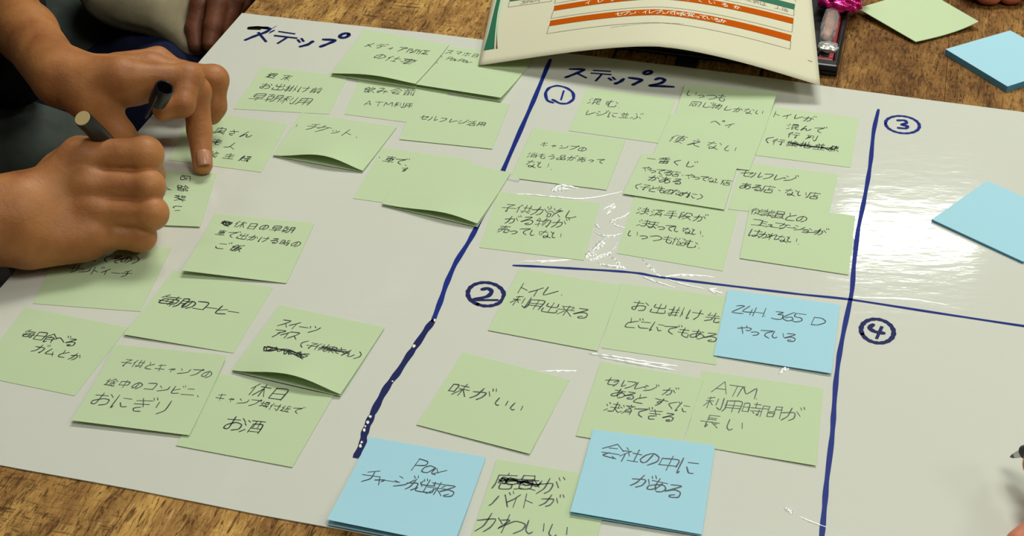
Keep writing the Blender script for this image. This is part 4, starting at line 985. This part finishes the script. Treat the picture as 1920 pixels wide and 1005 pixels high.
# ---- marker cap held by the bent index finger
c0 = J(309, 163, 82); c1 = J(294, 194, 66)
capo = empty('pen_cap', tuple(c1)); tag(capo, 'black pen cap gripped by the bent left index finger, open end showing', 'pen cap')
dl = np.linalg.norm(c1-c0)
keepchild(lathe('shell', c0, c1, [(.012, .0052), (.0006, .0058), (0, .0066), (.001, .0072), (dl*.6, .0072), (dl*.95, .0066), (dl, .0055)], M_BLACK), capo)
cx = (c1-c0)/dl; sdv = np.cross(cx, np.array([0, 0, 1.])); sdv /= np.linalg.norm(sdv); upv = np.cross(sdv, cx)
cc = c0-sdv*.0079
V = []
keepchild(lathe('clip', cc+cx*.004, cc+cx*.03, [(0, .0008), (.002, .0014), (.024, .0012), (.026, .0006)], M_BLACK, n=10), capo)

# ---- the neighbour: beige shirt, navy trousers, hand over the knee
chair = empty('chair', tuple(T(-.36, .40, -TZ))); tag(chair, 'dark grey padded chair of the person in the beige shirt', 'chair')
for nm, lo_, hi_, bv in (('seat', (-.60, .18, -.32), (-.13, .64, -.25), .025), ('backrest', (-.66, .19, -.12), (-.62, .63, .22), .015)):
    o = box(nm, lo_, hi_, M_CHAR, None, bv, (XA, YA, ZA), PTL); o.modifiers['b'].segments = 5; keepchild(o, chair)
for (a, b_) in ((-.58, .21), (-.16, .21), (-.58, .61), (-.16, .61)):
    keepchild(box('leg', (a-.012, b_-.012, -TZ), (a+.012, b_+.012, -.318), M_LEG, None, .003, (XA, YA, ZA), PTL), chair)
for b_ in (.22, .60): keepchild(box('back_post', (-.63, b_-.01, -.30), (-.61, b_+.01, .0), M_LEG, None, .003, (XA, YA, ZA), PTL), chair)
nb_ = empty('person', tuple(T(-.33, .33, -.5))); tag(nb_, 'person in a beige shirt and navy trousers sitting beyond the writing person', 'person')
cl('trousers', M_NAVY, [(J(205, 105, -135), J(330, 175, -118), .052, .060), (J(330, 175, -118), J(420, 200, -150), .062, .06), (T(-.34, .42, -.16), T(.05, .36, -.18), .09, .07),
                        (J(150, 215, -150), J(330, 240, -150), .055, .055), (J(420, 200, -150), J(420, 200, -150)-np.array([0, 0, .40]), .055, .045)], .005, .025, .0022, 70, 7, nb_)
cl('shirt', M_BEIGE, [(J(196, -8, -35), J(255, 12, -38), .022, .023), (J(255, 12, -38), J(305, 32, -44), .023, .022), (J(305, 32, -44), J(352, 84, -58), .022, .013), (J(230, -50, -30), J(340, -10, -40), .040, .036),
                      (T(-.20, .44, -.06), T(-.17, .44, .36), .13, .14), (T(-.17, .44, .36), T(-.13, .45, .43), .09, .055)], .0035, .022, .0030, 85, 9, nb_)
head(T(-.10, .46, .52), XA*.85+ZA*-.5, nb_, M_HAIR, M_SKIN_SHADED)
fN = [[J(395, -70, -10), J(375, 10, -28), J(364, 55, -45), J(367, 86, -55)], [J(420, -70, -8), J(408, 5, -22), J(400, 50, -38), J(393, 84, -50)], [J(450, -70, -10), J(440, -5, -22), J(428, 30, -36), J(415, 60, -46)], [J(475, -60, -14), J(462, -20, -26), J(450, 5, -36), J(442, 22, -42)]]
lo, hi = bounds([p for q in fN for p in q], .03); f = Field(lo, hi, .002); D = None
for q in fN: D = smin(D, chain(f, q, mmr(12, 10, 9, 7.5), .003), .0016)
D = smin(D, f.ell(J(432, -75, -6), (.045, .03, .02)), .01)
D = smin(D, f.cone(J(432, -75, -6), J(350, -170, 0), .024, .024), .01)
body('body', f, D, M_SKIN_SHADED, nb_)

# ---- a third person's hand with a pen at the right edge
th = empty('person', tuple(J(2050, 960, 20))); tag(th, 'person at the right picture edge, only a fingertip and pen reach in', 'person')
fR = [[J(2080, 960, 32), J(1990, 900, 34), J(1950, 872, 30), J(1945, 868, 28)], [J(2085, 985, 24), J(1990, 960, 24), J(1960, 940, 20), J(1985, 935, 16)], [J(2080, 1015, 16), J(1985, 1000, 13), J(1935, 1008, 9.5), J(1912, 1018, 9)]]
lo, hi = bounds([p for q in fR for p in q]+[J(2230, 1060, 30)], .035); f = Field(lo, hi, .002); D = None
for q in fR: D = smin(D, chain(f, q, mmr(12, 10, 9, 8), .003), .0016)
D = smin(D, chain(f, [J(2080, 985, 28), J(2230, 1060, 32)], mmr(22, 26), .01), .01)
body('body', f, D, M_SKIN2, th)
p0 = J(1894, 857, 14); p1 = J(2030, 812, 60)
pen2 = empty('pen', tuple(p0)); tag(pen2, 'black brush-tipped pen poking in at the right picture edge', 'pen')
keepchild(lathe('brush_tip', p0, p1, [(0, .0003), (.002, .0012), (.0052, .0017)], M_BLACKS), pen2)
keepchild(lathe('ferrule', p0, p1, [(.005, .0018), (.0115, .0027)], M_CHROME), pen2)
keepchild(lathe('barrel', p0, p1, [(.0115, .0032), (.0125, .0042), (.05, .0048), (np.linalg.norm(p1-p0), .0045)], M_BLACK), pen2)

# ---- a fourth person's fingers on the wood at the far right
fo = empty('person', tuple(J(1890, -60, 0))); tag(fo, 'person beyond the far right corner, a shaded fingertip on the wood', 'person')
q = [[J(1800, -60, 20), J(1830, -25, 14), J(1850, -10, 9), J(1862, -6, 8)], [J(1860, -70, 22), J(1880, -30, 15), J(1893, -10, 9), J(1903, -8, 8)], [J(1900, -70, 20), J(1930, -30, 15), J(1945, -14, 9), J(1952, -10, 8)]]
lo, hi = bounds([p for c in q for p in c]+[J(1930, -200, 40)], .03); f = Field(lo, hi, .002); D = None
for c in q: D = smin(D, chain(f, c, mmr(11, 9.5, 8.5, 7.5), .003), .0015)
D = smin(D, f.cone(J(1855, -75, 22), J(1930, -200, 40), .024, .025), .012)
body('body', f, D, M_SKIN2, fo)
